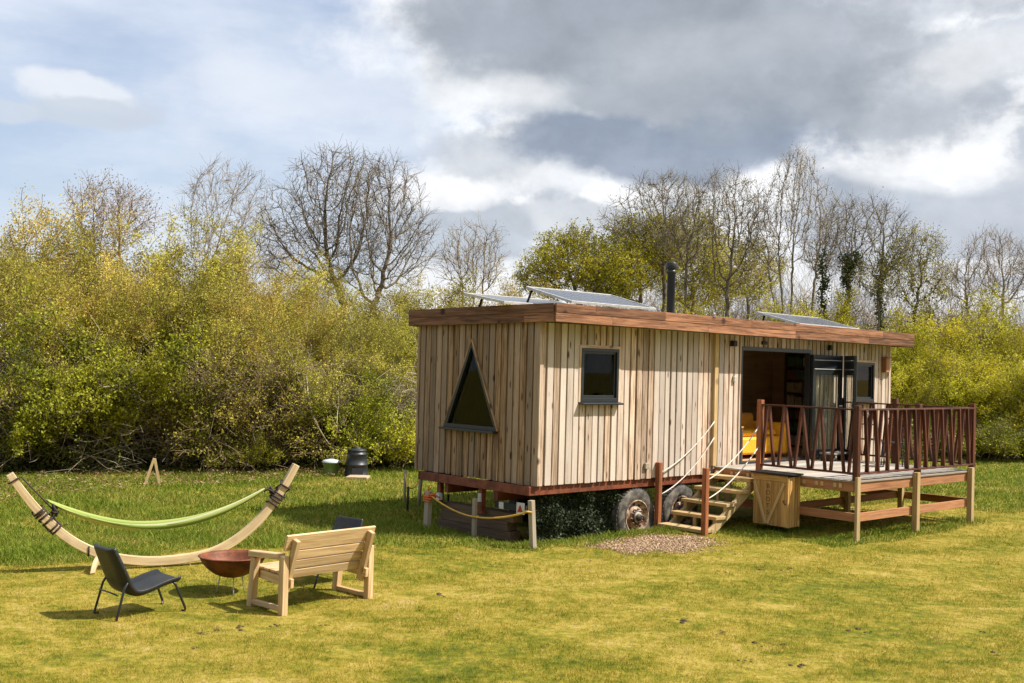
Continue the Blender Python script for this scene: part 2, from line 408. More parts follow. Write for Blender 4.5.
def tubes_geo(S, nmin=3):
    """S: array of segments (x0..z0,x1..z1,r0,r1); one open tube each, numpy"""
    S = np.asarray(S); Vs = []; Fs = []; base = 0
    big = S[:, 6] > .035
    for mask, n in ((big, 7), (~big, nmin)):
        T = S[mask]
        if not len(T): continue
        p0, p1 = T[:, :3], T[:, 3:6]; d = p1-p0; d /= np.maximum(np.linalg.norm(d, axis=1), 1e-6)[:, None]
        ref = np.where(np.abs(d[:, 2:3]) < .9, np.array([[0, 0, 1.]]), np.array([[1., 0, 0]]))
        a = ref-(ref*d).sum(1)[:, None]*d; a /= np.linalg.norm(a, axis=1)[:, None]; b = np.cross(d, a)
        th = np.arange(n)*2*np.pi/n
        ring = a[:, None, :]*np.cos(th)[None, :, None]+b[:, None, :]*np.sin(th)[None, :, None]
        V = np.concatenate([p0[:, None]+ring*T[:, 6][:, None, None], p1[:, None]+ring*T[:, 7][:, None, None]], 1).reshape(-1, 3)
        k = np.arange(n); q = np.stack([k, (k+1) % n, n+(k+1) % n, n+k], 1)
        F = (np.arange(len(T))*2*n)[:, None, None]+q[None]
        Vs.append(V); Fs.append(F.reshape(-1, 4)+base); base += len(V)
    return np.concatenate(Vs), np.concatenate(Fs)

# ------------------------------------------------------------------ growing trees
def grow(seed, start, direction, length, radius, spec, wig=.18, trop=.06, taper=.55, nseg=6, rmin=.006):
    """spec: per level (children, first fraction, angle deg, length ratio). returns segments and twig points"""
    rd = random.Random(seed); S = []; T = []
    def rec(p, d, Ln, r, lv):
        segs = nseg if lv == 0 else max(3, nseg-lv)
        pts = [(p, r)]; q = p.copy(); dd = d.copy(); dirs = []
        for i in range(segs):
            dd = (dd+Vector((rd.gauss(0, wig), rd.gauss(0, wig), rd.gauss(0, wig)+trop))).normalized()
            q = q+dd*(Ln/segs); rr = max(rmin, r*(1-(1-taper)*(i+1)/segs)) if lv < len(spec) else max(rmin, r*(1-.6*(i+1)/segs))
            pts.append((q.copy(), rr)); dirs.append(dd.copy())
            a, ra = pts[-2]; S.append((*a, *q, ra, rr)); T.append((*a, *q, lv))
        if lv >= len(spec): return
        n, f0, ang, ratio = spec[lv]
        for k in range(n):
            f = f0+(1-f0)*(k+rd.random())/n if k < n-1 else 1.
            x = f*segs; i = min(int(x), segs-1); fr = x-i
            a, ra = pts[i]; b, rb = pts[i+1]; pos = a.lerp(b, fr)
            ax = dirs[i].cross(Vector((rd.gauss(0, 1), rd.gauss(0, 1), rd.gauss(0, 1)))).normalized()
            an = R(ang*rd.uniform(.65, 1.25))*(.4 if f == 1. else 1.)
            nd = (Matrix.Rotation(an, 3, ax) @ dirs[i]).normalized()
            rec(pos, nd, Ln*ratio*rd.uniform(.75, 1.15)*(1-.45*(f-f0)), (ra+(rb-ra)*fr)*rd.uniform(.55, .72), lv+1)
    rec(Vector(start), Vector(direction).normalized(), length, radius, 0)
    return S, T
def twig_points(T, n, minlv, spread, rs, clus=1):
    A = np.array([t for t in T if t[6] >= minlv])
    if clus > 1:
        c0 = twig_points(T, max(1, n//clus), minlv, spread, rs, 1); return np.repeat(c0, clus, 0)+rs.normal(0, .055, (len(c0)*clus, 3))
    Ls = np.linalg.norm(A[:, 3:6]-A[:, :3], axis=1)
    i = rs.choice(len(A), n, p=Ls/Ls.sum()); f = rs.random(n)[:, None]
    return A[i, :3]*(1-f)+A[i, 3:6]*f+rs.normal(0, spread, (n, 3))
protos = {}
def fit_height(S, T, h):
    S = np.array(S); T = np.array(T); top = np.percentile(S[:, 5], 99.7); k = h/top
    S[:, :6] *= k; T[:, :6] *= k; return S, T
def make_shrub(key, seed, h, stems, spread, nleaf, lsize, leafmat, barkmat, lean=.5, rad=.035, clump=.10, spec=None, low=0):
    rs = np.random.default_rng(seed); S = []; T = []; rd = random.Random(seed)
    spec = spec or [(7, .22, 38, .55), (5, .2, 42, .6), (4, .2, 45, .6)]
    for k in range(stems):
        a = 2*math.pi*(k+rd.random()*.6)/stems; q = rd.uniform(.05, .25)
        d = (math.cos(a)*lean*rd.uniform(.3, 1.1), math.sin(a)*lean*rd.uniform(.3, 1.1), 1)
        s, t = grow(seed*31+k, (math.cos(a)*q*spread, math.sin(a)*q*spread, -.15), d, h*rd.uniform(.55, .85), rad*rd.uniform(.6, 1.1), spec, .16, .05)
        S += s; T += t
    S, T = fit_height(S, T, h)
    P = twig_points(T, nleaf, 2, clump, rs, 7)
    P = P[P[:, 2] > .25+low]
    # some leaves fill in clumps
    V, F = leaves_geo(P, lsize, .55, 0, rs)
    # tint: clumpy
    t = .5+.3*np.sin(P[:, 0]*2.1+seed)*np.sin(P[:, 1]*2.3)*1.+.22*np.sin(P[:, 2]*2.7+seed*2+P[:, 0])+rs.normal(0, .2, len(P))
    crown = fast_mesh('crown', V, F, leafmat, np.clip(t, 0, 1))
    V, F = tubes_geo(S); trunk = fast_mesh('trunk', V, F, barkmat, None, None, True)
    protos[key] = (crown.data, trunk.data)
    bpy.data.objects.remove(crown); bpy.data.objects.remove(trunk)
def plant(key, name, x, y, rz, s, sz, label, cat='bush', group=None):
    e = empty(name, (x, y, gz(x, y)), rz, label, cat, group); e.scale = (s, s, sz)
    for part, me in zip(('crown', 'trunk'), protos[key]):
        if me is None: continue
        o = bpy.data.objects.new(part, me); col.objects.link(o); o.parent = e
    return e

# ------------------------------------------------------------------ sky and sun
SUN_AZ, SUN_EL = R(-5), R(52)       # direction towards the sun: azimuth from +X
sd = Vector((math.cos(SUN_EL)*math.cos(SUN_AZ), math.cos(SUN_EL)*math.sin(SUN_AZ), math.sin(SUN_EL)))
sun = bpy.data.lights.new('sun', 'SUN'); sun.energy = 5.0; sun.angle = R(.6); sun.color = (1., .93, .82)
so = bpy.data.objects.new('sun', sun); col.objects.link(so); so.rotation_euler = (-sd).to_track_quat('-Z', 'Y').to_euler(); so.location = sd*60
w = bpy.data.worlds.new('World'); sc.world = w; w.use_nodes = True; nt = w.node_tree; nt.nodes.clear()
wo = nt.nodes.new('ShaderNodeOutputWorld'); bg = nt.nodes.new('ShaderNodeBackground'); bg.inputs[1].default_value = .084
L(nt, bg.outputs[0], wo.inputs[0])
sky = nt.nodes.new('ShaderNodeTexSky'); sky.sky_type = 'NISHITA'; sky.sun_disc = False
sky.sun_elevation = SUN_EL; sky.sun_rotation = math.pi/2-SUN_AZ; sky.dust_density = 2.; sky.air_density = 1.
tc = nt.nodes.new('ShaderNodeTexCoord').outputs['Generated']
sep = nt.nodes.new('ShaderNodeSeparateXYZ'); L(nt, tc, sep.inputs[0])
X, Z = sep.outputs[0], sep.outputs[2]
wn1 = noise(nt, vscale(nt, tc, (1, 1, 1.35)), 6.2, 12, .57, .1)
wn2 = noise(nt, vscale(nt, tc, (1.2, 1.2, 1.6)), 11., 11, .57, .1)
wn3 = noise(nt, vscale(nt, tc, (1, 1, 3.2)), 2.6, 8, .58)
wn4 = noise(nt, vscale(nt, tc, (1, 1, 1.4)), 21., 9, .58, .1)
def blob(px, py, rx, ry, amp=.10, soft=.4):
    """ellipse round a direction, its edge broken into billows by noise (angles in thousandths of a radian)"""
    cx, cz = (px-512)/1122, (366-py)/1122
    dx = val(nt, 'DIVIDE', val(nt, 'SUBTRACT', val(nt, 'ADD', X, val(nt, 'MULTIPLY', val(nt, 'SUBTRACT', wn2, .5), amp*2.4)), cx), rx/1122)
    dz = val(nt, 'DIVIDE', val(nt, 'SUBTRACT', val(nt, 'ADD', Z, val(nt, 'MULTIPLY', val(nt, 'SUBTRACT', wn1, .5), amp*2.0)), cz), ry/1122)
    r = val(nt, 'SQRT', val(nt, 'ADD', val(nt, 'MULTIPLY', dx, dx), val(nt, 'MULTIPLY', dz, dz)))
    r = val(nt, 'ADD', r, val(nt, 'MULTIPLY', val(nt, 'SUBTRACT', wn4, .5), .5))
    return val(nt, 'SUBTRACT', 1, smooth(nt, r, 1-soft*.8, 1+soft*.3))
K = 8.2
def kc(c, k=K): return tuple(x*k for x in c)
WHITE = (.84, .86, .89)
base = mixc(nt, 1., sky.outputs[0], (1.0, 1.05, 1.15), 'MULTIPLY')
veil = val(nt, 'MULTIPLY_ADD', smooth(nt, wn3, .34, .68), .55, .35)
c = mixc(nt, veil, base, kc((.72, .78, .88)))
cover = smooth(nt, val(nt, 'ADD', X, val(nt, 'MULTIPLY', val(nt, 'SUBTRACT', wn1, .5), .5)), -.17, -.03)
wcol = ramp(nt, val(nt, 'ADD', val(nt, 'MULTIPLY', wn1, .55), val(nt, 'MULTIPLY', wn2, .45)), [(.36, (.42, .47, .55)), (.45, (.58, .62, .69)), (.49, (.82, .84, .87)), (.58, (.93, .94, .96))])
wk = nt.nodes.new('ShaderNodeVectorMath'); wk.operation = 'SCALE'; L(nt, wcol, wk.inputs[0]); wk.inputs['Scale'].default_value = K
c = mixc(nt, cover, c, wk.outputs[0])
def lay(b, cc, a):
    global c
    c = mixc(nt, val(nt, 'MULTIPLY', b, a), c, cc)
# small cumulus at the left: white tops over grey bases
lay(blob(112, 130, 50, 20, .03), kc((.82, .84, .87)), .7)
lay(blob(118, 148, 58, 15, .03), kc((.55, .61, .70)), .85); lay(blob(52, 152, 30, 11, .02), kc((.58, .64, .73)), .8); lay(blob(160, 140, 26, 12, .02), kc((.56, .62, .72)), .5)
lay(blob(300, 120, 130, 50, .08, .8), kc((.80, .83, .89)), .5)
mid = kc((.50, .54, .60)); drk = kc((.33, .37, .43)); blu = kc((.27, .325, .42))
lay(blob(500, 165, 75, 22, .05), mid, .7); lay(blob(465, 232, 90, 34, .05), kc((.47, .53, .61)), .85); lay(blob(560, 218, 70, 20, .04), mid, .7)
lay(blob(960, 225, 150, 56, .05), kc((.46, .51, .59)), .85); lay(blob(870, 190, 60, 14, .04), mid, .6)
lay(blob(780, 95, 200, 70, .07), kc((.42, .46, .52)), .9)
lay(blob(640, 60, 235, 85, .075), kc((.37, .41, .47)), .95); lay(blob(560, 25, 170, 50, .06), drk, .8); lay(blob(700, 60, 150, 30, .05, .7), kc((.47, .50, .55)), .55)
lay(blob(660, 152, 165, 34, .05), blu, .9); lay(blob(760, 120, 120, 26, .05, .6), drk, .6); lay(blob(930, 30, 130, 26, .05), kc((.50, .54, .60)), .7)
lay(blob(925, 85, 85, 26, .05, .8), kc(WHITE), .65); lay(blob(880, 178, 90, 18, .04, .8), kc(WHITE), .65); lay(blob(955, 262, 60, 9, .02), kc(WHITE), .8)
lay(blob(490, 105, 75, 26, .05, .8), kc((.87, .89, .92)), .7); lay(blob(545, 188, 75, 14, .035, .8), kc((.87, .89, .92)), .7); lay(blob(440, 195, 60, 16, .04), kc((.90, .91, .94)), .7)
shade = val(nt, 'MULTIPLY_ADD', val(nt, 'ADD', val(nt, 'MULTIPLY', wn4, .6), val(nt, 'MULTIPLY', wn2, .4)), .7, .65)
shade = val(nt, 'MULTIPLY_ADD', val(nt, 'SUBTRACT', shade, 1), val(nt, 'MULTIPLY_ADD', cover, .8, .2), 1)
mc = nt.nodes.new('ShaderNodeCombineColor')
for i in range(3): L(nt, shade, mc.inputs[i])
c = mixc(nt, 1., c, mc.outputs[0], 'MULTIPLY')
L(nt, c, bg.inputs[0])
sc.view_settings.view_transform = 'Standard'; sc.view_settings.look = 'None'; sc.view_settings.gamma = 1; sc.view_settings.exposure = .72
sc.view_settings.use_curve_mapping = False

# ------------------------------------------------------------------ ground sheet
def axis(a, b, fine0, fine1, step, big):
    xs = list(np.arange(fine0, fine1+1e-6, step)); s = step
    x = fine0
    while x > a: s = min(s*1.5, big); x -= s; xs.insert(0, x)
    x = fine1; s = step
    while x < b: s = min(s*1.5, big); x += s; xs.append(x)
    return np.array(xs)
gx = axis(-400, 400, -16, 20, .3, 60); gy = axis(-60, 800, 5, 40, .3, 60)
XX, YY = np.meshgrid(gx, gy); VV = np.stack([XX.ravel(), YY.ravel(), ground(XX.ravel(), YY.ravel())], 1)
nx, ny = len(gx), len(gy); I = (np.arange(ny-1)[:, None]*nx+np.arange(nx-1)[None]).ravel()
go = fast_mesh('lawn', VV, np.stack([I, I+1, I+nx+1, I+nx], 1), 'lawn', None, None, True); tag(go, 'mown yellow-green lawn', None, None, 'structure')

CHIP = np.array([(1.3, 16.2), (1.6, 15.95), (2.0, 15.9), (2.7, 16.1), (3.0, 16.6), (2.95, 17.3), (2.3, 17.4), (1.6, 16.8)])
def in_poly(x, y, P):
    c = np.zeros(len(x), bool); n = len(P)
    for i in range(n):
        x0, y0 = P[i]; x1, y1 = P[(i+1) % n]
        m = ((y0 > y) != (y1 > y)) & (x < (x1-x0)*(y-y0)/(y1-y0+1e-12)+x0); c ^= m
    return c
LX = np.array([-40, -9, -6.0, -4.0, -1.75, .2, .9, 2.6, 40]); LY = np.array([12.0, 12.6, 13.4, 14.55, 15.5, 15.7, 16.1, 17.3, 60.])
RX = np.array([-40, 6.5, 8.0, 9.1, 10, 12.5, 60]); RY = np.array([60, 25, 22.2, 21.6, 21.8, 23.0, 27])
def tallness(x, y):
    """0 on mown lawn, up to 1 in uncut grass"""
    wob = .22*np.sin(x*2.1)+.16*np.sin(x*5.3+1)+.1*np.sin(y*4.1)
    left = sstep(0, .35, y+wob-np.interp(x, LX, LY))*(x < 3.2)
    u, v = uv_of(x, y)
    under = sstep(-.55, -.1, v+wob*.3)*(u > -1.2)*(u < 10.6)
    front = sstep(-3.2, -3.0, v+wob*.25)*(1-sstep(-2.55, -2.2, v))*(u > 3.3)*(u < 8.3)
    side = sstep(2.75, 3.1, u)*(1-sstep(4.6, 5.2, u))*(v > -3.2+0*u)*(v < -.9)*sstep(-2.2, -1.7, v+wob+.12*(u-3))
    right = sstep(0, .5, y+wob-np.interp(x, RX, RY))
    back = sstep(24.0, 25.0, y)
    return np.clip(np.maximum.reduce([left, under, front, side*.8, right, back]), 0, 1)
def scatter(n, ymin, ymax, power, margin=1.25, grow_=.49):
    """ground points whose density falls with distance"""
    out = []
    while sum(map(len, out)) < n:
        q = rng.random(n*2); k = 1-power
        y = (ymin**k+(ymax**k-ymin**k)*q)**(1/k)
        x = (rng.random(n*2)*2-1)*(y*grow_*margin+1.5)
        out.append(np.stack([x, y], 1))
    return np.concatenate(out)[:n]
def patch(x, y):
    return .5+.25*np.sin(x*1.7+.6*np.sin(y*1.3))*np.sin(y*2.1+.7*np.sin(x*.9))+.25*np.sin(x*4.3+y*1.1)*np.sin(y*5.1-x*.7)
def blades(name, n, ymin, ymax, power, h0, h1, w0, mat, tall, label, cat):
    P = scatter(n, ymin, ymax, power); x, y = P[:, 0], P[:, 1]
    t = tallness(x, y); r = rng.random(len(x))
    u, v = uv_of(x, y)
    ok = ~in_poly(x, y, CHIP) | (r < .04)
    if tall: ok &= (t > .15+.3*r)
    else: ok &= (t < .85) & (patch(x, y) > .06+.22*r)
    ok &= ~((u > 1.0) & (u < 9.8) & (v > .8) & (v < 2.2))
    x, y, t = x[ok], y[ok], t[ok]; m = len(x); z = ground(x, y)-.01
    d = y/12.
    hh = (h0+(h1-h0)*rng.random(m)**1.6)*(1 if not tall else (.35+.65*t)*(.55+.75*patch(x*.6+3, y*.6)))
    if not tall: hh = hh*(.45+.9*patch(x*1.3, y*1.3))*(1+1.3*(patch(x*3.1+2, y*3.3) > .93))*np.maximum(1, d**.35)
    else:
        uu, vv = uv_of(x, y); hh = np.where((y > 24), hh*1.0, hh)
    ww = w0*rng.uniform(.7, 1.3, m)*np.maximum(.8, d)
    a = rng.random(m)*2*np.pi; ln = rng.uniform(.2, 1.3 if tall else 1.2, m)*hh; la = rng.random(m)*2*np.pi
    dx, dy = np.cos(a)*ww/2, np.sin(a)*ww/2
    b0 = np.stack([x-dx, y-dy, z], 1); b1 = np.stack([x+dx, y+dy, z], 1)
    tp = np.stack([x+np.cos(la)*ln, y+np.sin(la)*ln, z+hh], 1)
    tint = np.clip(rng.random(m)*.6+.4*patch(x*1.9, y*1.9+4), 0, 1)
    if tall:   # bent blades: two pieces
        mp = np.stack([x+np.cos(la)*ln*.3, y+np.sin(la)*ln*.3, z+hh*.6], 1)
        off = np.stack([dx, dy, np.zeros(m)], 1)*.75
        V = np.stack([b0, b1, mp+off, mp-off, tp], 1).reshape(-1, 3); k = np.arange(m)[:, None]*5
        # quad + degenerate-free tip as two triangles each
        F = np.concatenate([k+np.array([[0, 1, 2]]), k+np.array([[0, 2, 3]]), k+np.array([[3, 2, 4]])])
        tint = np.concatenate([tint]*3)
    else:
        V = np.stack([b0, b1, tp], 1).reshape(-1, 3); F = np.arange(3*m).reshape(m, 3)
    o = fast_mesh(name, V, F, mat, tint); tag(o, label, cat, None, 'stuff'); return o
blades('mown_grass', 950000, 7.6, 36, 1.75, .015, .05, .0075, 'blade', False, 'short mown yellow-green grass of the lawn', 'grass')
blades('uncut_grass', 760000, 11.5, 48, 1.5, .03, .12, .008, 'tall', True, 'longer uncut green grass behind the mown lawn and under the cabin', 'grass')

# wood chips at the foot of the steps
n = 20000; px_ = rng.uniform(.8, 3.5, n); py_ = rng.uniform(15.3, 17.7, n)
dist_ok = in_poly(px_+rng.normal(0, .17, n)+.1*np.sin(py_*9), py_+rng.normal(0, .17, n)+.1*np.sin(px_*8), CHIP)
px_, py_ = px_[dist_ok], py_[dist_ok]; P = np.stack([px_, py_, ground(px_, py_)+rng.uniform(.001, .014, len(px_))], 1)
a = rng.normal(size=(len(P), 3))*np.array([1, 1, .25]); a /= np.linalg.norm(a, axis=1)[:, None]
b = np.cross(a, np.array([0, 0, 1.])+rng.normal(0, .3, (len(P), 3))); b /= np.linalg.norm(b, axis=1)[:, None]; c_ = np.cross(a, b)
s = rng.uniform(.006, .02, len(P))[:, None]; s2 = s*.4; s3 = s*.18
V = np.stack([P-a*s-b*s2-c_*s3, P+a*s-b*s2-c_*s3, P+a*s+b*s2-c_*s3, P-a*s+b*s2-c_*s3, P-a*s-b*s2+c_*s3, P+a*s-b*s2+c_*s3, P+a*s+b*s2+c_*s3, P-a*s+b*s2+c_*s3], 1).reshape(-1, 3)
q = np.array([(0, 3, 2, 1), (4, 5, 6, 7), (0, 1, 5, 4), (1, 2, 6, 5), (2, 3, 7, 6), (3, 0, 4, 7)])
F = (np.arange(len(P))*8)[:, None, None]+q[None]
tag(fast_mesh('wood_chips', V, F.reshape(-1, 4), 'chip', np.repeat(rng.random(len(P)), 6)), 'patch of pale wood chips at the foot of the steps', 'wood chips', None, 'stuff')

# dry leaves and thatch bits lying on the grass, thicker along the foot of the left thicket
n = 5200; x = rng.uniform(-9, 9, n); y = 8+rng.random(n)*8; k_ = patch(x*.8+1, y*.9)+.5*patch(x*2.3, y*2.1) > 1.02+.25*rng.random(n); x, y = x[k_], y[k_]
x2 = rng.uniform(-12, -3.6, 5200); y2 = np.interp(x2, [-12, -10, -7, -3.6], [15.5, 17.5, 21.5, 24.5])+rng.random(5200)**1.3*6.; ok = y2 < np.interp(x2, [-14, -10.3, -8.7, -7.0, -4.85, -2.9], [22.6, 23.4, 24.6, 25.6, 26.3, 27.0]); x = np.concatenate([x, x2[ok]]); y = np.concatenate([y, y2[ok]])
P = np.stack([x, y, ground(x, y)+rng.uniform(.012, .045, len(x))+.05*(tallness(x, y) > .5)], 1); a = rng.normal(size=(len(P), 3)); a[:, 2] *= .3; a /= np.linalg.norm(a, axis=1)[:, None]; b = np.cross(a, np.array([0, 0, 1.])+rng.normal(0, .35, (len(P), 3))); sz_ = rng.uniform(.008, .022, len(P))[:, None]*np.maximum(1, y/13)[:, None]
V = np.stack([P-a*sz_, P+b*sz_*.6, P+a*sz_, P-b*sz_*.6], 1).reshape(-1, 3)
tag(fast_mesh('dry_leaves', V, np.arange(4*len(P)).reshape(-1, 4), 'litter', rng.random(len(P))), 'small brown dry leaves scattered in the grass', 'leaf litter', None, 'stuff')
# scattered dark clods and droppings on the lawn
mb = MB()
spots = [(-2.72, 10.03, 0.045), (-2.83, 10.62, 0.065), (-2.60, 10.89, 0.085), (-2.20, 10.98, 0.045), (-1.75, 10.99, 0.065), (-0.72, 12.55, 0.085), (2.71, 14.43, 0.045), (3.28, 14.66, 0.065), (3.70, 14.72, 0.085), (5.45, 16.07, 0.045), (2.11, 11.02, 0.065), (2.52, 10.67, 0.085), (4.85, 11.45, 0.045), (4.63, 10.52, 0.065), (1.80, 11.53, 0.085), (2.17, 10.10, 0.045), (2.62, 9.97, 0.065), (3.57, 11.48, 0.085)]
for sx, sy, sr in spots:
    for k in range(5):
        x, y = sx+random.gauss(0, sr*.8), sy+random.gauss(0, sr*.8); r = sr*random.uniform(.15, .4); z0 = gz(x, y)
        prof = [(r*.2, -.01), (r, .0), (r*.85, r*.35), (r*.3, r*.6), (.001, r*.62)]
        mb.lathe(prof, 7, (x, y, z0))
o = mb.build('soil_clods', 'clod'); tag(o, 'small dark clods of soil scattered on the mown grass', 'soil', None, 'stuff')
# ------------------------------------------------------------------ the cabin on its trailer
WID, LEN = 2.883, 10.134
Z0, ZT = .80, 3.225
cab = empty('trailer_cabin', B0, YAW, 'long timber clad mobile cabin on wheels with a triangular end window and solar panels', 'cabin')
def board_tint(): return (random.random(), random.random()**.8, random.random())
def boards(mb, back, a0, a1, plane, axis_, out, zc, pitch=.144, wide=.112, holes=()):
    """vertical boards with narrow gaps over a layer of underboards. holes: function(a_left,a_right)-> list of (zlow,zhigh_left,zhigh_right)... """
    x = a0
    while x < a1-1e-4:
        wd = wide*random.uniform(.88, 1.12); x2 = min(x+wd, a1)
        zb = zc[0]-random.uniform(0, .012)
        for poly in cut_board(x, x2, zb, zc[1], holes):
            pr = random.uniform(0, .004)
            mb.prism(poly, axis_, plane+out*.024, plane+out*(.046+pr), board_tint())
        x += pitch*random.uniform(.96, 1.04) if x2 < a1 else 1
    x = a0-.05
    while x < a1-1e-4:
        xa, xb = max(x, a0), min(x+.15, a1)
        if xb-xa > .01:
            for poly in cut_board(xa, xb, zc[0]+.012, zc[1]-.002, holes): back.prism(poly, axis_, plane+out*.002, plane+out*.023, board_tint())
        x += .152
def cut_board(x0, x1, z0, z1, holes):
    """pieces of the board x0..x1, z0..z1 outside the holes (rectangles or one isosceles triangle)"""
    cuts = [x0, x1]
    for h in holes:
        if h[0] == 'rect': cuts += [min(max(h[1], x0), x1), min(max(h[2], x0), x1)]
        else: cuts += [min(max(q, x0), x1) for q in h[1:4]]
    cuts = sorted(set(round(c, 5) for c in cuts)); out = []
    for a, b in zip(cuts[:-1], cuts[1:]):
        if b-a < .004: continue
        m = (a+b)/2; hit = None
        for h in holes:
            if h[0] == 'rect' and h[1] < m < h[2]: hit = ((h[3], h[3]), (h[4], h[4]))
            if h[0] == 'tri' and h[1] < m < h[3]:
                _, l, ap, r, zb, za = h
                f = lambda q: zb+(za-zb)*((q-l)/(ap-l) if q <= ap+1e-6 else (r-q)/(r-ap))
                hit = ((zb, zb), (f(a), f(b)))
        if hit is None: out.append([(a, z0), (b, z0), (b, z1), (a, z1)])
        else:
            (l0, l1), (h0, h1) = hit
            if l0 > z0+.01: out.append([(a, z0), (b, z0), (b, l1), (a, l0)])
            if max(h0, h1) < z1-.01: out.append([(a, h0), (b, h1), (b, z1), (a, z1)])
    return out
DOOR = (4.95, 7.16, .93, 3.02); WIN1 = (.86, 1.71, 2.04, 2.87); WIN2 = (8.75, 9.48, 2.02, 2.82)
TRI = (.85, 1.49, 2.11, 1.555, 2.94)      # left v, apex v, right v, sill, apex z
fh = [('rect', *DOOR), ('rect', *WIN1), ('rect', *WIN2)]; eh = [('tri', *TRI)]
# front wall (v = 0)
fwall = MB(); fback = MB(); boards(fwall, fback, .0, LEN, 0., 'v', -1, (Z0, ZT), holes=fh)
shell = MB()
def shell_piece(u0, u1, z0, z1, v0, v1): shell.box(u0, u1, v0, v1, z0, z1, (.5, .5, .5))
us = [0.02, WIN1[0], WIN1[1], DOOR[0], DOOR[1], WIN2[0], WIN2[1], LEN-.02]
for i, (a, b) in enumerate(zip(us[:-1], us[1:])):
    if i % 2 == 0: shell_piece(a, b, .82, 3.2, 0.0, .09)
    else:
        h = (WIN1, DOOR, WIN2)[i//2]
        if h[2] > .95: shell_piece(a, b, .82, h[2], 0.0, .09)
        shell_piece(a, b, h[3], 3.2, 0.0, .09)
# back wall, far wall, floor, ceiling
shell_piece(.02, LEN-.02, .82, 3.2, WID-.09, WID)
shell.box(LEN-.11, LEN-.02, .091, WID-.091, .82, 3.2, (.5, .5, .5))
shell.box(.111, LEN-.111, .091, WID-.091, .82, .93, (.5, .5, .5))
shell.box(.111, LEN-.111, .091, WID-.091, 3.14, 3.2, (.5, .5, .5))
for poly in ([(.091, .82), (WID-.091, .82), (WID-.091, TRI[3]), (.091, TRI[3])], [(.091, TRI[3]), (TRI[0], TRI[3]), (TRI[1], TRI[4]), (TRI[1], 3.2), (.091, 3.2)],
             [(TRI[2], TRI[3]), (WID-.091, TRI[3]), (WID-.091, 3.2), (TRI[1], 3.2), (TRI[1], TRI[4])]):
    shell.prism(poly, 'u', .02, .11, (.5, .5, .5))
shell.box(4.45, 4.50, .091, WID-.091, .93, 3.14, (.5, .5, .5))  # unseen partition, added to keep doorway light out of the windowed end
shell.build('lining', 'ply', cab)
dl = MB(); dl.box(.112, 4.44, WID-.105, WID-.094, .94, 3.13); dl.box(4.43, 4.447, .10, WID-.108, .94, 3.13); dl.box(.112, 4.42, .10, WID-.108, .934, .945); dl.build('shade_panels', 'room_shade', cab)  # dark sheets added so the room looks unlit through the panes
fwall.build('front_wall', 'clad', cab); fback.build('front_wall_underboards', 'clad_back', cab)
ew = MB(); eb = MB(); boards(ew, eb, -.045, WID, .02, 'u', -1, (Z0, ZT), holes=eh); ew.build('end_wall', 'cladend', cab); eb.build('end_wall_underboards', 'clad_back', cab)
bw = MB(); bb = MB(); boards(bw, bb, 0., LEN, WID, 'v', 1, (Z0, ZT)); bw.build('back_wall', 'clad', cab); bb.build('back_wall_underboards', 'clad_back', cab)
rw = MB(); rb_ = MB(); boards(rw, rb_, -.045, WID, LEN-.02, 'u', 1, (Z0, ZT)); rw.build('far_end_wall', 'clad', cab); rb_.build('far_end_wall_underboards', 'clad_back', cab)
# window casings of pale timber, charcoal frames, glass, sills
def window(win):
    u0, u1, z0, z1 = win; f = MB()
    for a, b, c, d in ((u0, u1, z1-.05, z1), (u0, u1, z0, z0+.06), (u0, u0+.05, z0+.06, z1-.05), (u1-.05, u1, z0+.06, z1-.05)): f.box(a, b, -.065, .06, c, d)
    for a, b, c, d in ((u0+.05, u1-.05, z1-.085, z1-.05), (u0+.05, u1-.05, z0+.06, z0+.10), (u0+.05, u0+.085, z0+.10, z1-.085), (u1-.085, u1-.05, z0+.10, z1-.085)): f.box(a, b, -.035, .04, c, d)
    fr = f.build('window', 'char', cab, .003)
    g = MB(); g.box(u0+.085, u1-.085, -.012, .006, z0+.10, z1-.085); g.build('glass', 'glass', fr)
    s = MB(); s.beam((u0-.04, -.07, z0-.018), (u1+.03, -.07, z0-.018), .17, .028, (0, -.15, 1)); s.build('sill', 'char', fr, .003)
    c = MB(); t = (.75, .3, .5)
    c.box(u0-.045, u1+.045, -.058, -.03, z1+.002, z1+.05, t); c.box(u0-.045, u0-.002, -.057, -.03, z0, z1+.001, t); c.box(u1+.002, u1+.045, -.057, -.03, z0, z1+.001, t); c.build('casing', 'clad', fr)
window(WIN1); window(WIN2)
l, ap, r_, zb, za = TRI; f = MB()
def bar(p, q, w_, u0=-.05, u1=.09): f.beam(((u0+u1)/2, *p), ((u0+u1)/2, *q), w_, u1-u0, (1, 0, 0))
bar((l+.03, zb+.02), (ap, za-.05), .032); bar((r_-.03, zb+.02), (ap, za-.05), .032); bar((l, zb+.03), (r_, zb+.03), .06, -.055, .095)
tf = f.build('triangular_window', 'char', cab)
g = MB(); g.prism([(l+.03, zb+.03), (r_-.03, zb+.03), (ap, za-.06)], 'u', -.005, .012); g.build('glass', 'glass', tf)
s = MB(); s.beam((-.065, l-.02, zb-.02), (-.065, r_+.04, zb-.02), .15, .035, (0, 0, 1)); s.build('sill', 'char', tf, .003)
c = MB(); c.beam((-.03, l-.028, zb), (-.03, ap-.0, za+.03), .028, .05, (1, 0, 0), (.8, .1, .5)); c.beam((-.0315, r_+.028, zb), (-.0315, ap+.0, za+.03), .028, .05, (1, 0, 0), (.3, .3, .5)); c.build('casing', 'cladend', tf)
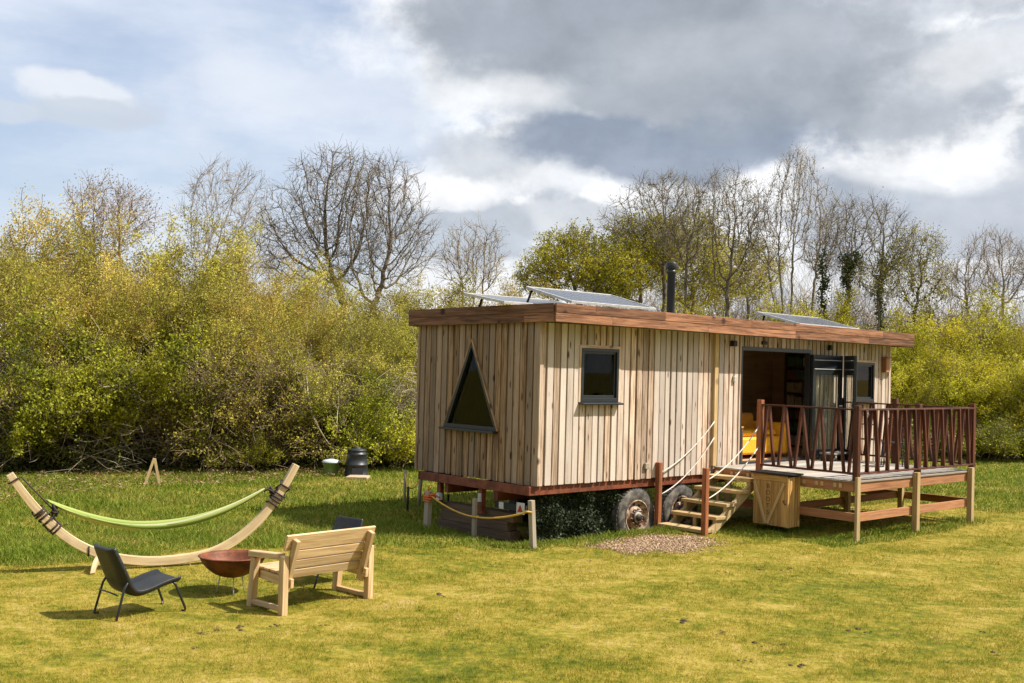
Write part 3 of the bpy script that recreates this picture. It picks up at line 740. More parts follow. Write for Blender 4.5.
# corner trim and the tall pale post beside the doorway
p = MB(); p.box(-.03, .045, -.072, -.047, Z0, ZT, (.35, .2, .5)); p.build('corner_trim', 'clad', cab)
p = MB(); p.box(4.12, 4.22, -.105, -.048, .93, ZT, (.7, .2, .5)); p.build('tall_post', 'pale', cab, .004)
# roof: fascia of two boards, soffit, membrane
RU0, RU1, RV0, RV1 = -.09, LEN+.23, -.42, WID+.19
def rz(u, v): return 3.222-.0052*u-.0131*v
fa = MB()
def fascia_run(a, b):
    d = Vector(b)-Vector(a); Ln = d.length
    for k, (h0, h1) in enumerate(((.0, .135), (.1365, .272))):
        x = 0
        while x < Ln-.01:
            x2 = min(Ln, x+random.uniform(1.4, 2.6)*(1 if x else random.uniform(.4, .9)))
            if Ln-x2 < .4: x2 = Ln
            A = Vector(a)+d*(x/Ln); Bq = Vector(a)+d*(x2/Ln)
            zA, zB = rz(A.x, A.y), rz(Bq.x, Bq.y)
            n_ = Vector((d.y, -d.x, 0)).normalized()*(k*.006)
            fa.beam((A.x+n_.x, A.y+n_.y, zA+(h0+h1)/2), (Bq.x+n_.x, Bq.y+n_.y, zB+(h0+h1)/2), .034, h1-h0)
            x = x2
fascia_run((RU0, RV0, 0), (RU1, RV0, 0)); fascia_run((RU0, RV1, 0), (RU0, RV0+.02, 0)); fascia_run((RU1, RV0+.02, 0), (RU1, RV1, 0)); fascia_run((RU1, RV1, 0), (RU0, RV1, 0))
roof = MB(); i_ = .02
vs = []
for du in (0, .235):
    for (a, b) in ((RU0+i_, RV0+i_), (RU1-i_, RV0+i_), (RU1-i_, RV1-i_), (RU0+i_, RV1-i_)): vs.append((a, b, rz(a, b)+.012+du))
roof.quadmesh(vs, [(0, 3, 2, 1), (4, 5, 6, 7), (0, 1, 5, 4), (1, 2, 6, 5), (2, 3, 7, 6), (3, 0, 4, 7)])
ro = roof.build('roof', 'membrane', cab); fo = fa.build('fascia', 'fascia', ro, .003)
# solar panels on the roof (front-left, front-right, back-left, back-right corners)
def panel(c, struts, label):
    c = [Vector(q) for q in c]; m = MB(); nrm = (c[1]-c[0]).cross(c[3]-c[0]).normalized()
    if nrm.z < 0: nrm = -nrm
    e = c[0]; xa = (c[1]-c[0]).normalized(); ya = nrm.cross(xa); Lx = (c[1]-c[0]).length; Ly = (c[3]-c[0]).length
    po = bpy.data.objects.new('solar_panel', None)
    fr = MB(); t = .026
    for (x0, x1, y0, y1) in ((0, Lx, 0, t), (0, Lx, Ly-t, Ly), (0, t, t, Ly-t), (Lx-t, Lx, t, Ly-t)): fr.box(x0, x1, y0, y1, -.035, .004)
    fo_ = fr.build('solar_panel', 'white', cab, .002)
    mt = Matrix((xa, ya, nrm)).transposed().to_4x4(); mt.translation = e; fo_.matrix_local = mt
    if label: fo_['label'] = label
    g = MB(); g.box(t+.001, Lx-t-.001, t+.001, Ly-t-.001, -.022, -.004); g.build('cells', 'solar', fo_)
    bpy.data.objects.remove(po)
    for (a, b) in struts:
        s_ = MB(); s_.tube([a, b], .018, 6); s_.build('panel_strut', 'dark', cab)
zr = lambda u, v: rz(u, v)+.25
panel([(.42, -.25, 3.56), (2.42, -.2, 3.555), (2.42, .78, 3.80), (.42, .74, 3.81)], [((.5, .7, 3.78), (.42, .78, zr(.42, .78))), ((2.3, .7, 3.76), (2.3, .76, zr(2.3, .76)))], None)
panel([(-.30, .46, 3.53), (1.6, .50, 3.53), (1.6, 1.42, 3.70), (-.30, 1.40, 3.685)], [((.0, 1.3, 3.66), (-.03, 1.36, zr(0, 1.3))), ((1.5, 1.3, 3.66), (1.5, 1.36, zr(1.5, 1.3)))], None)
panel([(6.65, -.12, 3.50), (8.85, -.07, 3.49), (8.85, .88, 3.71), (6.65, .85, 3.74)], [((6.75, .74, 3.69), (6.7, .80, zr(6.7, .8))), ((8.75, .74, 3.67), (8.75, .80, zr(8.7, .8)))], None)
# flue
f = MB(); f.lathe([(.072, 0), (.072, .84), (.088, .845), (.088, .90), (.074, .905), (.074, .93), (.100, .935), (.104, .95), (.104, 1.03), (.098, 1.04), (.0, 1.042)], 20, (4.22, 1.0, 3.46)); f.lathe([(.15, 0), (.10, .05), (.075, .07)], 20, (4.22, 1.0, 3.43))
f.build('chimney_flue', 'flue', cab)
# chassis
ch = MB()
ch.box(-.13, LEN-.3, -.005, .05, .655, .79); ch.box(-.13, LEN-.3, WID-.28, WID-.22, .655, .79); ch.box(-.13, -.075, .05, WID-.22, .655, .79)
for u in (1.2, 2.6, 4.2, 5.8, 7.4, 9.0): ch.box(u, u+.06, .052, WID-.282, .66, .78)
for v in (.75, 1.95): ch.box(-.07, LEN-.4, v, v+.09, .50, .655)
ch.build('chassis', 'steel_red', cab, .004)
for (v, zl) in ((2.15, .30), (1.12, .27)):
    m = MB(); m.box(-.10, -.02, v-.04, v+.04, zl, .654); m.build('corner_leg', 'steel_red', cab)
# wheels, two axles
def wheel(u, v, side):
    o = bpy.data.objects.new('wheel', None)
    t = MB(); r = .43; wdt = .26
    prof = [(.255, 0), (.29, -.012), (.35, -.018), (.395, -.006), (.42, .015), (.43, .04), (.43, wdt-.04), (.42, wdt-.015), (.39, wdt), (.255, wdt)]
    t.lathe(prof, 40, (0, 0, 0), 'y')
    for k in range(44):
        a = 2*math.pi*k/44
        for j in (0, 1, 2):
            y = .045+j*.062; c0 = Vector((math.cos(a)*.430, y, math.sin(a)*.430)); tg = Vector((-math.sin(a), 0, math.cos(a)))
            t.beam(c0-tg*.018, c0+tg*.018, .045, .016, (math.cos(a), 0, math.sin(a)))
    wh = t.build('wheel', 'tyre', cab); wh.location = (u, v, .175); wh.scale = (1.07, 1, 1.07); wh.rotation_euler = (0, random.random(), 0 if side < 0 else math.pi)
    m = MB(); m.lathe([(.262, .0), (.262, -.012), (.245, -.014), (.235, .02), (.20, .055), (.17, .045), (.15, .02), (.10, .015), (.085, -.03), (.0, -.035)], 36, (0, 0, 0), 'y')
    rim = m.build('rim', 'rim', wh)
    h = MB(); h.lathe([(.0, -.07), (.05, -.065), (.06, -.03), (.085, -.028), (.105, -.02), (.105, .0)], 16, (0, 0, 0), 'y'); h.build('hub', 'dark', wh)
    if side < 0:
        for k in range(10):
            a = 2*math.pi*k/10
            h = MB(); h.lathe([(.0, -.004), (.026, -.004), (.026, .012)], 12, (0, 0, 0), 'y'); h.build('vent_hole', 'dark', wh, 0, (math.cos(a)*.195, .048, math.sin(a)*.195))
            a += .3; h = MB(); h.lathe([(.0, -.02), (.013, -.02), (.013, .02)], 6, (0, 0, 0), 'y'); h.build('wheel_nut', 'rim', wh, 0, (math.cos(a)*.125, -.005, math.sin(a)*.125))
for u in (2.27, 3.40):
    wheel(u, -.02, -1); wheel(u, WID-.3, 1)
    a = MB(); a.tube([(u, .2, .175), (u, WID-.5, .175)], .05, 10); a.build('axle', 'dark', cab)
# trailer light board and lamps hung under the end
lb = MB(); lb.box(-.10, -.07, .08, .78, .40, .50); lbo = lb.build('light_board', 'dark', cab)
for v, hh_ in ((.19, .085), (.62, .05)):
    t = MB(); t.prism([(v-hh_, .45-hh_), (v+hh_, .45-hh_), (v+hh_, .45+hh_), (v-hh_, .45+hh_)], 'u', -.112, -.102); t.build('white_backing', 'white', lbo)
    if hh_ > .07: t = MB(); t.prism([(v-.055, .40), (v+.055, .40), (v, .50)], 'u', -.122, -.114); t.build('red_triangle', 'redref', lbo)
m = MB(); m.box(-.16, -.10, 2.15, 2.45, .40, .47); m.build('rear_lamp', 'redref', cab)
m = MB(); m.box(-.165, -.10, 2.05, 2.13, .38, .49); m.build('white_lamp', 'white', cab)
m = MB(); m.box(-.125, -.102, 1.08, 1.15, .45, .58); m.build('number_lamp', 'white', cab)
# fittings on the front wall
def fitting(u, z, w_, h_, name, mat, d=.07):
    m = MB(); m.box(u-w_/2, u+w_/2, -.048-d, -.05, z-h_/2, z+h_/2); return m.build(name, mat, cab, .008)
fitting(4.64, 3.06, .10, .10, 'wall_lamp', 'dark', .10); fitting(5.6, 3.10, .14, .06, 'wall_vent', 'dark', .04); fitting(7.75, 3.08, .07, .10, 'wall_lamp', 'dark', .08)
fitting(4.72, 2.44, .07, .10, 'switch', 'white', .05)
m = fitting(2.42, 1.0, .10, .10, 'socket_cover', 'greypost', .045); fitting(9.85, 2.78, .14, .30, 'bird_box', 'redbeam', .10); fitting(9.85, 2.945, .19, .025, 'bird_box_roof', 'redbeam', .14)
# door frame and the folded glazed leaves
f = MB(); u0, u1, z0, z1 = DOOR
f.box(u0, u1, -.055, .06, z1-.07, z1); f.box(u0, u0+.035, -.055, .06, z0, z1-.07); f.box(u1-.06, u1, -.055, .06, z0, z1-.07); f.box(u0, u1, -.06, .088, .932, .965)
df = f.build('door_frame', 'char', cab, .003)
def leaf(a, b, za, zb_):
    """glazed leaf from a to b (u,v)"""
    A = Vector((a[0], a[1], 0)); Bq = Vector((b[0], b[1], 0)); d = (Bq-A).normalized(); Ln = (Bq-A).length; nn = Vector((-d.y, d.x, 0))
    m = MB(); P = lambda x, z, y=0: A+d*x+nn*y+Vector((0, 0, z)); th = .055
    m.beam(P(.045, za), P(.045, zb_), .09, th, nn); m.beam(P(Ln-.045, za), P(Ln-.045, zb_), .09, th, nn)
    m.beam(P(.09, zb_-.19), P(Ln-.09, zb_-.19), .38, th-.002, nn); m.beam(P(.09, za+.07), P(Ln-.09, za+.07), .14, th-.002, nn)
    o = m.build('door_leaf', 'char', cab, .004)
    g = MB(); g.beam(P(.088, (za+.14+zb_-.38)/2), P(Ln-.088, (za+.14+zb_-.38)/2), zb_-.38-za-.14+.004, .012, nn); g.build('glass', 'glass', o)
    t = MB()
    for zz in (zb_-.10, zb_-.27): t.beam(P(.03, zz, -.032), P(Ln-.03, zz, -.032), .012, .010, nn)
    t.build('trim_strip', 'white', o)
    h = MB(); h.tube([P(Ln-.05, 1.95, -.03), P(Ln-.05, 1.95, -.07), P(Ln-.15, 1.95, -.07)], .01, 6); h.build('handle', 'white', o)
    return o
leaf((7.12, -.10), (8.06, -.16), .985, 2.93); leaf((8.10, -.21), (7.52, -.78), .985, 2.93)
# interior: things of their own inside the cabin
sofa = empty('sofa', W(6.15, .92, .935), YAW, 'yellow sofa inside the open doorway of the cabin', 'sofa')
m = MB(); m.box(-.62, .95, -.42, .38, .08, .40); m.build('seat', 'yellow', sofa, .04)
m = MB(); m.box(-.62, .95, .25, .45, .40, .82); m.build('backrest', 'orange', sofa, .05)
for u in (-.78, .95): m = MB(); m.box(u, u+.15, -.45, .45, .05, .66); m.build('arm', 'yellow', sofa, .04)
m = MB(); m.box(-.58, .15, -.30, .22, .405, .52); m.box(.17, .92, -.30, .22, .405, .52); m.build('cushion', 'yellow', sofa, .04)
tb = empty('side_table', W(5.35, .48, .935), YAW, 'small brown side table just inside the doorway', 'table')
m = MB(); m.box(-.17, .17, -.2, .2, .60, .63); m.build('table_top', 'orange', tb, .005)
for a in (-.14, .14):
    for b in (-.17, .17): m = MB(); m.box(a-.02, a+.02, b-.02, b+.02, .0, .599); m.build('leg', 'sleeper', tb)
m = MB(); m.tube([(-.09, 0, .03), (-.05, 0, .06), (.02, .01, .035), (.09, 0, .03)], [.025, .04, .03, .04], 8)
o = m.build('camera', 'dark', None); o.location = W(5.35, .48, 1.568); o.rotation_euler = (0, 0, YAW); tag(o, 'small black object lying on the side table', 'camera'); o.name = 'black_case'; o['category'] = 'case'
bc = empty('bookcase', W(9.87, 1.65, .935), YAW, 'tall dark bookcase full of books inside the cabin', 'bookcase')
m = MB(); m.box(-.13, .13, -.63, -.60, 0, 2.1); m.box(-.13, .13, .60, .63, 0, 2.1); m.box(.10, .13, -.6, .6, 0, 2.1)
for k in range(8): m.box(-.13, .10, -.6, .6, .02+k*.29, .045+k*.29)
m.build('shelves', 'sleeper', bc)
bcols = [(.30, .06, .04), (.10, .12, .16), (.45, .38, .28), (.08, .16, .10), (.5, .45, .4), (.2, .1, .05)]
bm = [plain_mat('book cover', c_, .7) for c_ in bcols]
for k in range(7):
    for j in range(6):
        m = MB(); y = -.56+j*.19; yy = y
        while yy < y+.16:
            t_ = random.uniform(.018, .04); m.box(-.11, .06, yy, yy+t_-.002, .046+k*.29, .046+k*.29+random.uniform(.17, .24)); yy += t_
        o = m.build('row_of_books', bm[random.randrange(6)], None); o.parent = bc
sl = MB(); sl.lathe([(.0, 0), (.035, 0), (.05, .05), (.03, .06), (0, .06)], 12); o = sl.build('wall_light', 'white', None); o.location = W(8.0, WID-.20, 2.5); tag(o, 'small pale wall light on the inner wall of the cabin', 'light')
m = MB(); m.box(-.03, .03, -.0, .11, -.02, .02); m.build('bracket', 'white', o); o.rotation_euler = (0, 0, YAW)
# ------------------------------------------------------------------ deck
DU0, DU1, DV, DZ = 4.20, 8.08, -2.80, .925
deck = empty('timber_deck', B0, YAW, 'raised timber deck with red brown zigzag railing in front of the doorway', 'deck')
m = MB(); v = DV-.02
while v < -.07:
    m.box(DU0-.02, DU1+.02, v, min(v+.138, -.068), DZ-.028, DZ-random.uniform(0, .003)); v += .145
m.build('deck_boards', 'deckwood', deck, .002)
m = MB()
m.box(DU0, DU1, DV, DV+.045, .745, .895); m.box(DU0, DU0+.045, DV+.047, -.07, .745, .895); m.box(DU1-.045, DU1, DV+.047, -.07, .745, .895); m.box(DU0+.047, DU1-.047, -.115, -.07, .745, .895)
m.build('rim_beam', 'redbeam', deck, .003)
m = MB(); u = DU0+.4
while u < DU1-.1: m.box(u, u+.045, DV+.047, -.117, .75, .893); u += .4
m.build('joists', 'pale', deck)
m = MB()
for k in range(8):
    v = -.25-k*.33
    m.box(DU0-.022, DU0-.001, v, v+.05, .80, .865, (.8, .3, .4)); m.box(DU0-.022, DU0-.001, v+.10, v+.15, .80, .865, (.8, .3, .4))
m.build('joist_hangers', 'pale', deck)
m = MB(); m.box(DU0-.005, DU1, DV-.006, DV+.039, .29, .42); m.box(DU0-.004, DU0+.041, DV+.04, -.5, .291, .421); m.box(DU1-.04, DU1+.003, DV+.04, -.5, .291, .421); m.box(DU0+.05, DU1-.05, -1.45, -1.41, .30, .42)
m.build('lower_beam', 'redbeam', deck, .003)
for (u, v) in ((DU0+.0, DV), (5.98, DV), (DU1-.16, DV), (DU0+.1, -1.5), (6.12, -1.5), (DU1-.1, -1.5), (DU0+.1, -.3), (DU1-.1, -.3)):
    outer = v == DV; m = MB(); wv = W(u, v); zb = gz(wv.x, wv.y)-.05
    if outer:
        uu = u+(-.005 if u > 5 else .05)*0; du = -.04 if u == DU0 else 0
        a = u-.055 if u == DU0 else u-.05
        m.box(a, a+.10, v-.098 if u != DU0 else v-.055, v-.007 if u != DU0 else v+.0-.008, zb, .985)
    else: m.box(u-.045, u+.045, v-.045, v+.045, zb, .744)
    m.build('leg', 'pale', deck, .004)
# railing
def rail_run(a, b, lenl, zlo, zhi, n):
    A = Vector((*a, 0)); Bq = Vector((*b, 0)); d = (Bq-A); nn = Vector((d.y, -d.x, 0)).normalized()
    t = MB(); t.beam(A+Vector((0, 0, zhi)), Bq+Vector((0, 0, zhi)), .075, .026); o = t.build('top_rail', 'rail', deck, .003)
    t = MB(); t.beam(A+Vector((0, 0, zlo)), Bq+Vector((0, 0, zlo)), .085, .030); t.build('bottom_rail', 'rail', deck, .003)
    for k in range(n):
        f0 = (k+.5)/n; sgn = 1 if k % 2 else -1; tl = random.uniform(.04, .068)/d.length*sgn
        p = A+d*(f0+tl); q = A+d*(f0-tl); yo = nn*(.022 if k % 2 else -.022)*1.
        s = MB(); s.beam(p+yo+Vector((0, 0, zlo+.012)), q+yo+Vector((0, 0, zhi-.01)), .036, .052, nn); s.build('baluster', 'rail', deck, .002)
ZL, ZH = 1.035, 2.03
rail_run((DU0, -1.0), (DU0, DV+.02), 0, ZL, ZH, 11)
rail_run((DU0, DV), (DU1, DV), 0, ZL, ZH, 25)
rail_run((DU1, DV+.02), (DU1, -.10), 0, ZL, ZH, 15)
for (u, v, zt, mm) in ((DU0, -1.0, 2.11, 'red'), (DU0+.01, DV+.01, 2.09, 'rail'), (6.2, DV+.05, 2.11, 'rail'), (DU1-.0, DV+.01, 2.11, 'rail'), (DU1, -1.3, 2.14, 'rail'), (DU1, -.15, 2.11, 'rail')):
    m = MB(); m.box(u-.045, u+.045, v-.045, v+.045, DZ+.002, zt); m.build('railing_post', mm, deck, .004)
# bistro chair and low step on the deck
bs = empty('low_step', W(7.55, -.42, DZ), YAW, 'pale low step standing on the deck below the folded door', 'step')
m = MB(); m.box(-.4, .25, -.14, .14, .13, .16); m.build('top', 'deckwood', bs)
for a in (-.36, .21): m = MB(); m.box(a-.02, a+.02, -.12, .12, 0, .129); m.build('leg', 'dark', bs)
def bistro(u, v, a, label):
    e = empty('metal_chair', W(u, v, DZ), YAW+a, label, 'chair')
    m = MB(); m.lathe([(0, .45), (.19, .45), (.20, .44), (.19, .43), (0, .43)], 20); m.build('seat', 'blackmetal', e)
    for (x, y) in ((-.17, -.17), (-.17, .17), (.17, -.17), (.17, .17)):
        m = MB(); top = (-.2, y*.95, .86) if x < 0 else (x*.8, y*.8, .44); m.tube([(x*1.15, y*1.1, 0), (x*.85, y*.85, .44), top], .011, 6); m.build('leg', 'blackmetal', e)
    m = MB(); m.tube([(-.2, -.16, .86), (-.24, 0, .90), (-.2, .16, .86)], .011, 6); m.tube([(-.19, -.16, .70), (-.23, 0, .72), (-.19, .16, .70)], .011, 6); m.build('backrest', 'blackmetal', e)
bistro(7.3, -1.7, .6, 'thin black metal chair on the deck nearer to its left railing'); bistro(7.75, -1.0, -2.2, 'thin black metal chair on the deck beside the far railing')
# storage box under the deck edge
bx = empty('storage_box', W(4.02, -1.46, .03), YAW, 'honey coloured wooden boot cupboard hung below the deck edge beside the steps', 'cupboard')
m = MB(); m.box(-.14, .175, -.31, .31, .08, .86); m.build('carcass', 'boxwood', bx, .003)
m = MB(); v = -.325
for k in range(5): m.box(-.163, -.142, v+k*.13, v+k*.13+.126, .075, .79, None)
m.box(-.163, -.142, -.325, .325, .795, .885); dr = m.build('door', 'boxwood', bx, .002)
m = MB(); m.beam((-.175, .295, .765), (-.175, .07, .10), .022, .05, (0, 1, 0), (.95, .5, .5)); m.beam((-.174, -.27, .765), (-.174, .03, .10), .022, .05, (0, 1, 0), (.95, .5, .5)); m.build('v_brace', 'pale', dr)
m = MB(); m.box(-.182, -.142, -.352, -.326, .07, .87, (.9, .5, .5)); m.box(-.10, -.04, -.335, -.312, .07, .87); m.box(-.03, .04, -.335, -.312, .07, .87); m.box(.05, .10, -.335, -.312, .07, .87); m.box(.13, .18, -.338, -.312, .07, .87, (.9, .5, .5)); m.build('side_boards', 'boxwood', bx, .002)
m = MB(); m.beam((.0, -.385, .912), (.0, .36, .912), .40, .022, (0, 0, 1)); m.build('lid', 'dark', bx)
m = MB(); m.tube([(-.166, -.27, .50), (-.20, -.27, .49), (-.20, -.31, .44), (-.17, -.32, .44)], .008, 6); m.build('latch', 'blackmetal', bx)
def text(s, size, loc, rot, mat, parent, name='lettering'):
    cu = bpy.data.curves.new(name, 'FONT'); cu.body = s; cu.size = size; cu.align_x = 'CENTER'; cu.align_y = 'CENTER'; cu.extrude = .0015; cu.materials.append(MT[mat])
    o = bpy.data.objects.new(name, cu); col.objects.link(o); o.parent = parent; o.location = loc; o.rotation_euler = rot
    bpy.context.view_layer.update(); dg = bpy.context.evaluated_depsgraph_get(); me = bpy.data.meshes.new_from_object(o.evaluated_get(dg))
    o2 = bpy.data.objects.new(name, me); col.objects.link(o2); o2.parent = parent; o2.location = loc; o2.rotation_euler = rot
    bpy.data.objects.remove(o); return o2
for k, chh in enumerate('BOOTS'):
    text(chh, .105, (-.1665, .035, .70-k*.105), (R(90), 0, R(-90)), 'burnt', dr)
# steps
st = empty('wooden_steps', B0, YAW, 'open wooden steps with red brown posts and white ropes leading up to the deck', 'steps')
TR = [(2.63, .06), (2.95, .24), (3.22, .43), (3.55, .62), (3.84, .80)]
for u, z in TR:
    m = MB(); m.box(u, u+.28, -1.08, -.15, z-.042, z+.01); m.build('tread', 'pale', st, .004)
for v in (-1.02, -.62, -.21):
    for i, (u, z) in enumerate(TR):
        m = MB(); m.box(u+.035, u+.08, v-.03, v+.03, max(z-.22, -.04) if i else -.05, z-.043); m.build('riser_block', 'pale', st, .003)
    if v != -.62: m = MB(); m.beam((2.85, v-.003, -.02), (4.15, v-.003, .80), .045, .15, (0, 0, 1)); m.build('stringer', 'pale', st, .003)
for u_, v, zt in ((2.66, -.095, 1.05), (2.56, -1.13, 1.05)):
    m = MB(); m.box(u_, u_+.085, v-.0425, v+.0425, -.06, zt); m.build('handrail_post', 'red', st, .005)
def sag(a, b, s_, n=14):
    a = Vector(a); b = Vector(b); return [a.lerp(b, k/n)-Vector((0, 0, s_*4*(k/n)*(1-k/n))) for k in range(n+1)]
for a, b, s_ in (((2.745, -.10, .88), (4.13, -.11, 1.70), .10), ((2.745, -.10, .52), (4.13, -.11, 1.42), .13),
                 ((2.65, -1.13, .86), (4.16, -1.0, 1.66), .10), ((2.65, -1.13, .56), (4.16, -1.0, 1.32), .10)):
    m = MB(); m.tube(sag(a, b, s_), .010, 6); m.build('rope', 'rope', st)
# ------------------------------------------------------------------ netting, sleepers and the rope fence under the cabin
n = 15000; uu = rng.uniform(.12, 1.95, n); zz = rng.uniform(-.12, .68, n); vv = .14+.05*np.sin(uu*9)+.04*np.sin(zz*11+uu*3)+rng.normal(0, .018, n)
P = np.stack([uu, vv, zz], 1); V, F = leaves_geo(P, .045, .6)
o = fast_mesh('camouflage_net', V, F, 'net', rng.random(n)); o.location = B0; o.rotation_euler = (0, 0, YAW); tag(o, 'dark green camouflage netting hanging under the cabin beside the wheel', 'netting')
k_ = 24; UG, ZG = np.meshgrid(np.linspace(.12, 1.95, k_), np.linspace(-.14, .68, 12)); VG = .15+.05*np.sin(UG*9)+.04*np.sin(ZG*11+UG*3)
I = (np.arange(11)[:, None]*k_+np.arange(k_-1)[None]).ravel()
bk = fast_mesh('net_backing', np.stack([UG.ravel(), VG.ravel(), ZG.ravel()], 1), np.stack([I, I+1, I+k_+1, I+k_], 1), 'dark', None, o); so_ = bk.modifiers.new('t', 'SOLIDIFY'); so_.thickness = .01
for k, (v0, v1, z0, lab) in enumerate(((.55, 2.3, -.10, 'bottom'), (.62, 2.24, .042, 'middle'), (.50, 2.2, .184, 'top'))):
    m = MB(); m.box(.02, .24, v0, v1, z0, z0+.14); o = m.build('timber_sleeper', 'sleeper', None, .008); o.location = B0; o.rotation_euler = (0, 0, YAW)
    tag(o, {'bottom': 'dark timber sleeper at the bottom of the stack under the cabin end', 'middle': 'dark timber sleeper in the middle of the stack under the cabin end', 'top': 'dark timber sleeper on top of the stack under the cabin end'}[lab], 'sleeper', 'sleepers stacked under the cabin end')
def post(x, y, w_, h, mat, label, lean=(0, 0), round_=False, name='fence_post'):
    m = MB(); z = gz(x, y)
    if round_: m.tube([(0, 0, -.1), (lean[0], lean[1], h)], w_/2, 8)
    else: m.beam((0, 0, -.1), (lean[0], lean[1], h), w_, w_, (.7, .7, 0))
    o = m.build(name, mat, None, .004 if not round_ else 0); o.location = (x, y, z); tag(o, label, 'post'); return Vector((x+lean[0], y+lean[1], z+h))
g_ = 'stakes of the rope fence round the cabin end'
pa = post(-1.26, 17.68, .09, .60, 'greypost', 'thick grey stake with orange twine round its top, left of the cabin end', (0.02, 0))
pb = post(-.50, 17.20, .06, .62, 'greypost', 'middle stake of the yellow rope fence in front of the cabin end')
pc = post(.385, 15.95, .075, .68, 'greypost', 'nearest stake of the yellow rope fence below the near cabin corner', (-.05, .0))
pd = post(-1.74, 19.6, .04, .42, 'dark', 'thin black stake in the grass behind the cabin end', round_=True)
pe = post(-1.60, 20.1, .07, .62, 'greypost', 'pale round stake beside the thin black stake', (.05, 0), True)
post(-1.0, 18.9, .045, .62, 'dark', 'black rod standing under the back of the cabin end', round_=True)
pf = post(-1.88, 20.5, .05, .62, 'greypost', 'short pale stake at the far end of the slack rope', round_=True)
def rope_thing(paths, r, mat, label, name='rope'):
    m = MB()
    for p in paths: m.tube(p, r, 6)
    o = m.build(name, mat); tag(o, label, 'rope'); return o
dz = Vector((0, 0, -.06)); n1 = Vector((-.03, -.06, 0))
pbm = pb+Vector((-.02, -.05, -.27)); pcm = pc+Vector((-.03, -.05, -.15)); pam = pa+Vector((.03, -.06, -.06))
rope_thing([sag(pam, pbm, .05), sag(pbm, pcm, .05), [pcm+Vector((.055*math.cos(a), .05+.055*math.sin(a), -.01)) for a in np.linspace(0, 6.28, 13)], [pbm+Vector((.02+.055*math.cos(a), .05+.055*math.sin(a), 0)) for a in np.linspace(0, 6.28, 13)]], .014, 'yrope', 'faded yellow rope strung between the three stakes at the cabin end')
rope_thing([[pa+Vector((.085*math.cos(a), .085*math.sin(a), -.05-.035*a/6)) for a in np.linspace(0, 18, 30)], [pa+Vector((.0, -.08, -.06)), pa+Vector((.08, -.1, -.03)), pa+Vector((.18, -.06, -.10))], [pa+Vector((0, 0, .0)), pa+Vector((-.02, 0, .07)), pa+Vector((.03, 0, .03))]], .011, 'orope', 'orange twine knotted round the thick grey stake', 'twine')
rope_thing([sag(pf+dz, pd, .06), sag(pd, pe+dz, .10)], .012, 'yrope', 'slack pale rope hanging between the small stakes behind the cabin end')

# ------------------------------------------------------------------ compost bin, green tub, slab, little timber A-frame
cb = empty('compost_bin', (-3.36, 24.85, gz(-3.36, 24.85)), .3, 'black barrel shaped compost bin at the hedge foot', 'compost bin'); s_ = .96
m = MB(); m.lathe([(.27, 0), (.275, .02), (.262, .03), (.245, .24), (.255, .25), (.253, .27), (.238, .28), (.215, .47), (.225, .48), (.222, .50), (.205, .51), (.195, .56)], 28); m.build('body', 'plastic', cb)
m = MB(); m.lathe([(.21, .555), (.212, .585), (.19, .60), (.09, .61), (.085, .64), (.0, .645)], 28); m.build('lid', 'plastic', cb)
m = MB(); m.beam((-.02, -.268, .05), (-.02, -.252, .20), .24, .014, (0, 1, 0)); m.build('hatch', 'plastic', cb)
m = MB(); m.prism([(-.24, -.25), (.22, -.24), (.24, .22), (-.2, .24)], 'z', -.03, .035); o = m.build('paving_slab', 'stone', None, .006); o.location = (-3.25, 24.35, gz(-3.25, 24.35)+.02); tag(o, 'tan stone slab in the grass in front of the black compost bin', 'slab')
tbn = empty('plastic_tub', (-3.93, 24.9, gz(-3.93, 24.9)), 0, 'green plastic tub with a pale grey lid left of the compost bin', 'tub')
m = MB(); m.lathe([(.15, 0), (.175, .30), (.18, .30)], 22); m.build('body', 'greenp', tbn)
m = MB(); m.lathe([(.205, .295), (.205, .32), (.16, .345), (.05, .37), (0, .372)], 22); m.build('lid', 'greylid', tbn)
af = empty('timber_trestle', (-7.0, 22.2, gz(-7, 22.2)), .3, 'small pale timber A-frame standing in the rough grass by the left thicket', 'trestle')
for a, b in (((-.18, 0, -.05), (0, 0, .54)), ((.13, .02, -.05), (.01, .02, .53))):
    m = MB(); m.beam(a, b, .035, .05, (1, 0, 0)); m.build('leg', 'pale', af, .003)

# ------------------------------------------------------------------ hammock on its arched wooden stand
hL = Vector((-5.74, 12.95, 1.20)); hR = Vector((-2.74, 14.5, 1.25)); hx = (Vector((hR.x-hL.x, hR.y-hL.y, 0))); hLen = hx.length; hx.normalize(); hn = Vector((hx.y, -hx.x, 0))
hs = empty('hammock_stand', (hL.x, hL.y, 0), math.atan2(hx.y, hx.x), 'long arched wooden hammock stand curving up at both ends', 'hammock stand')
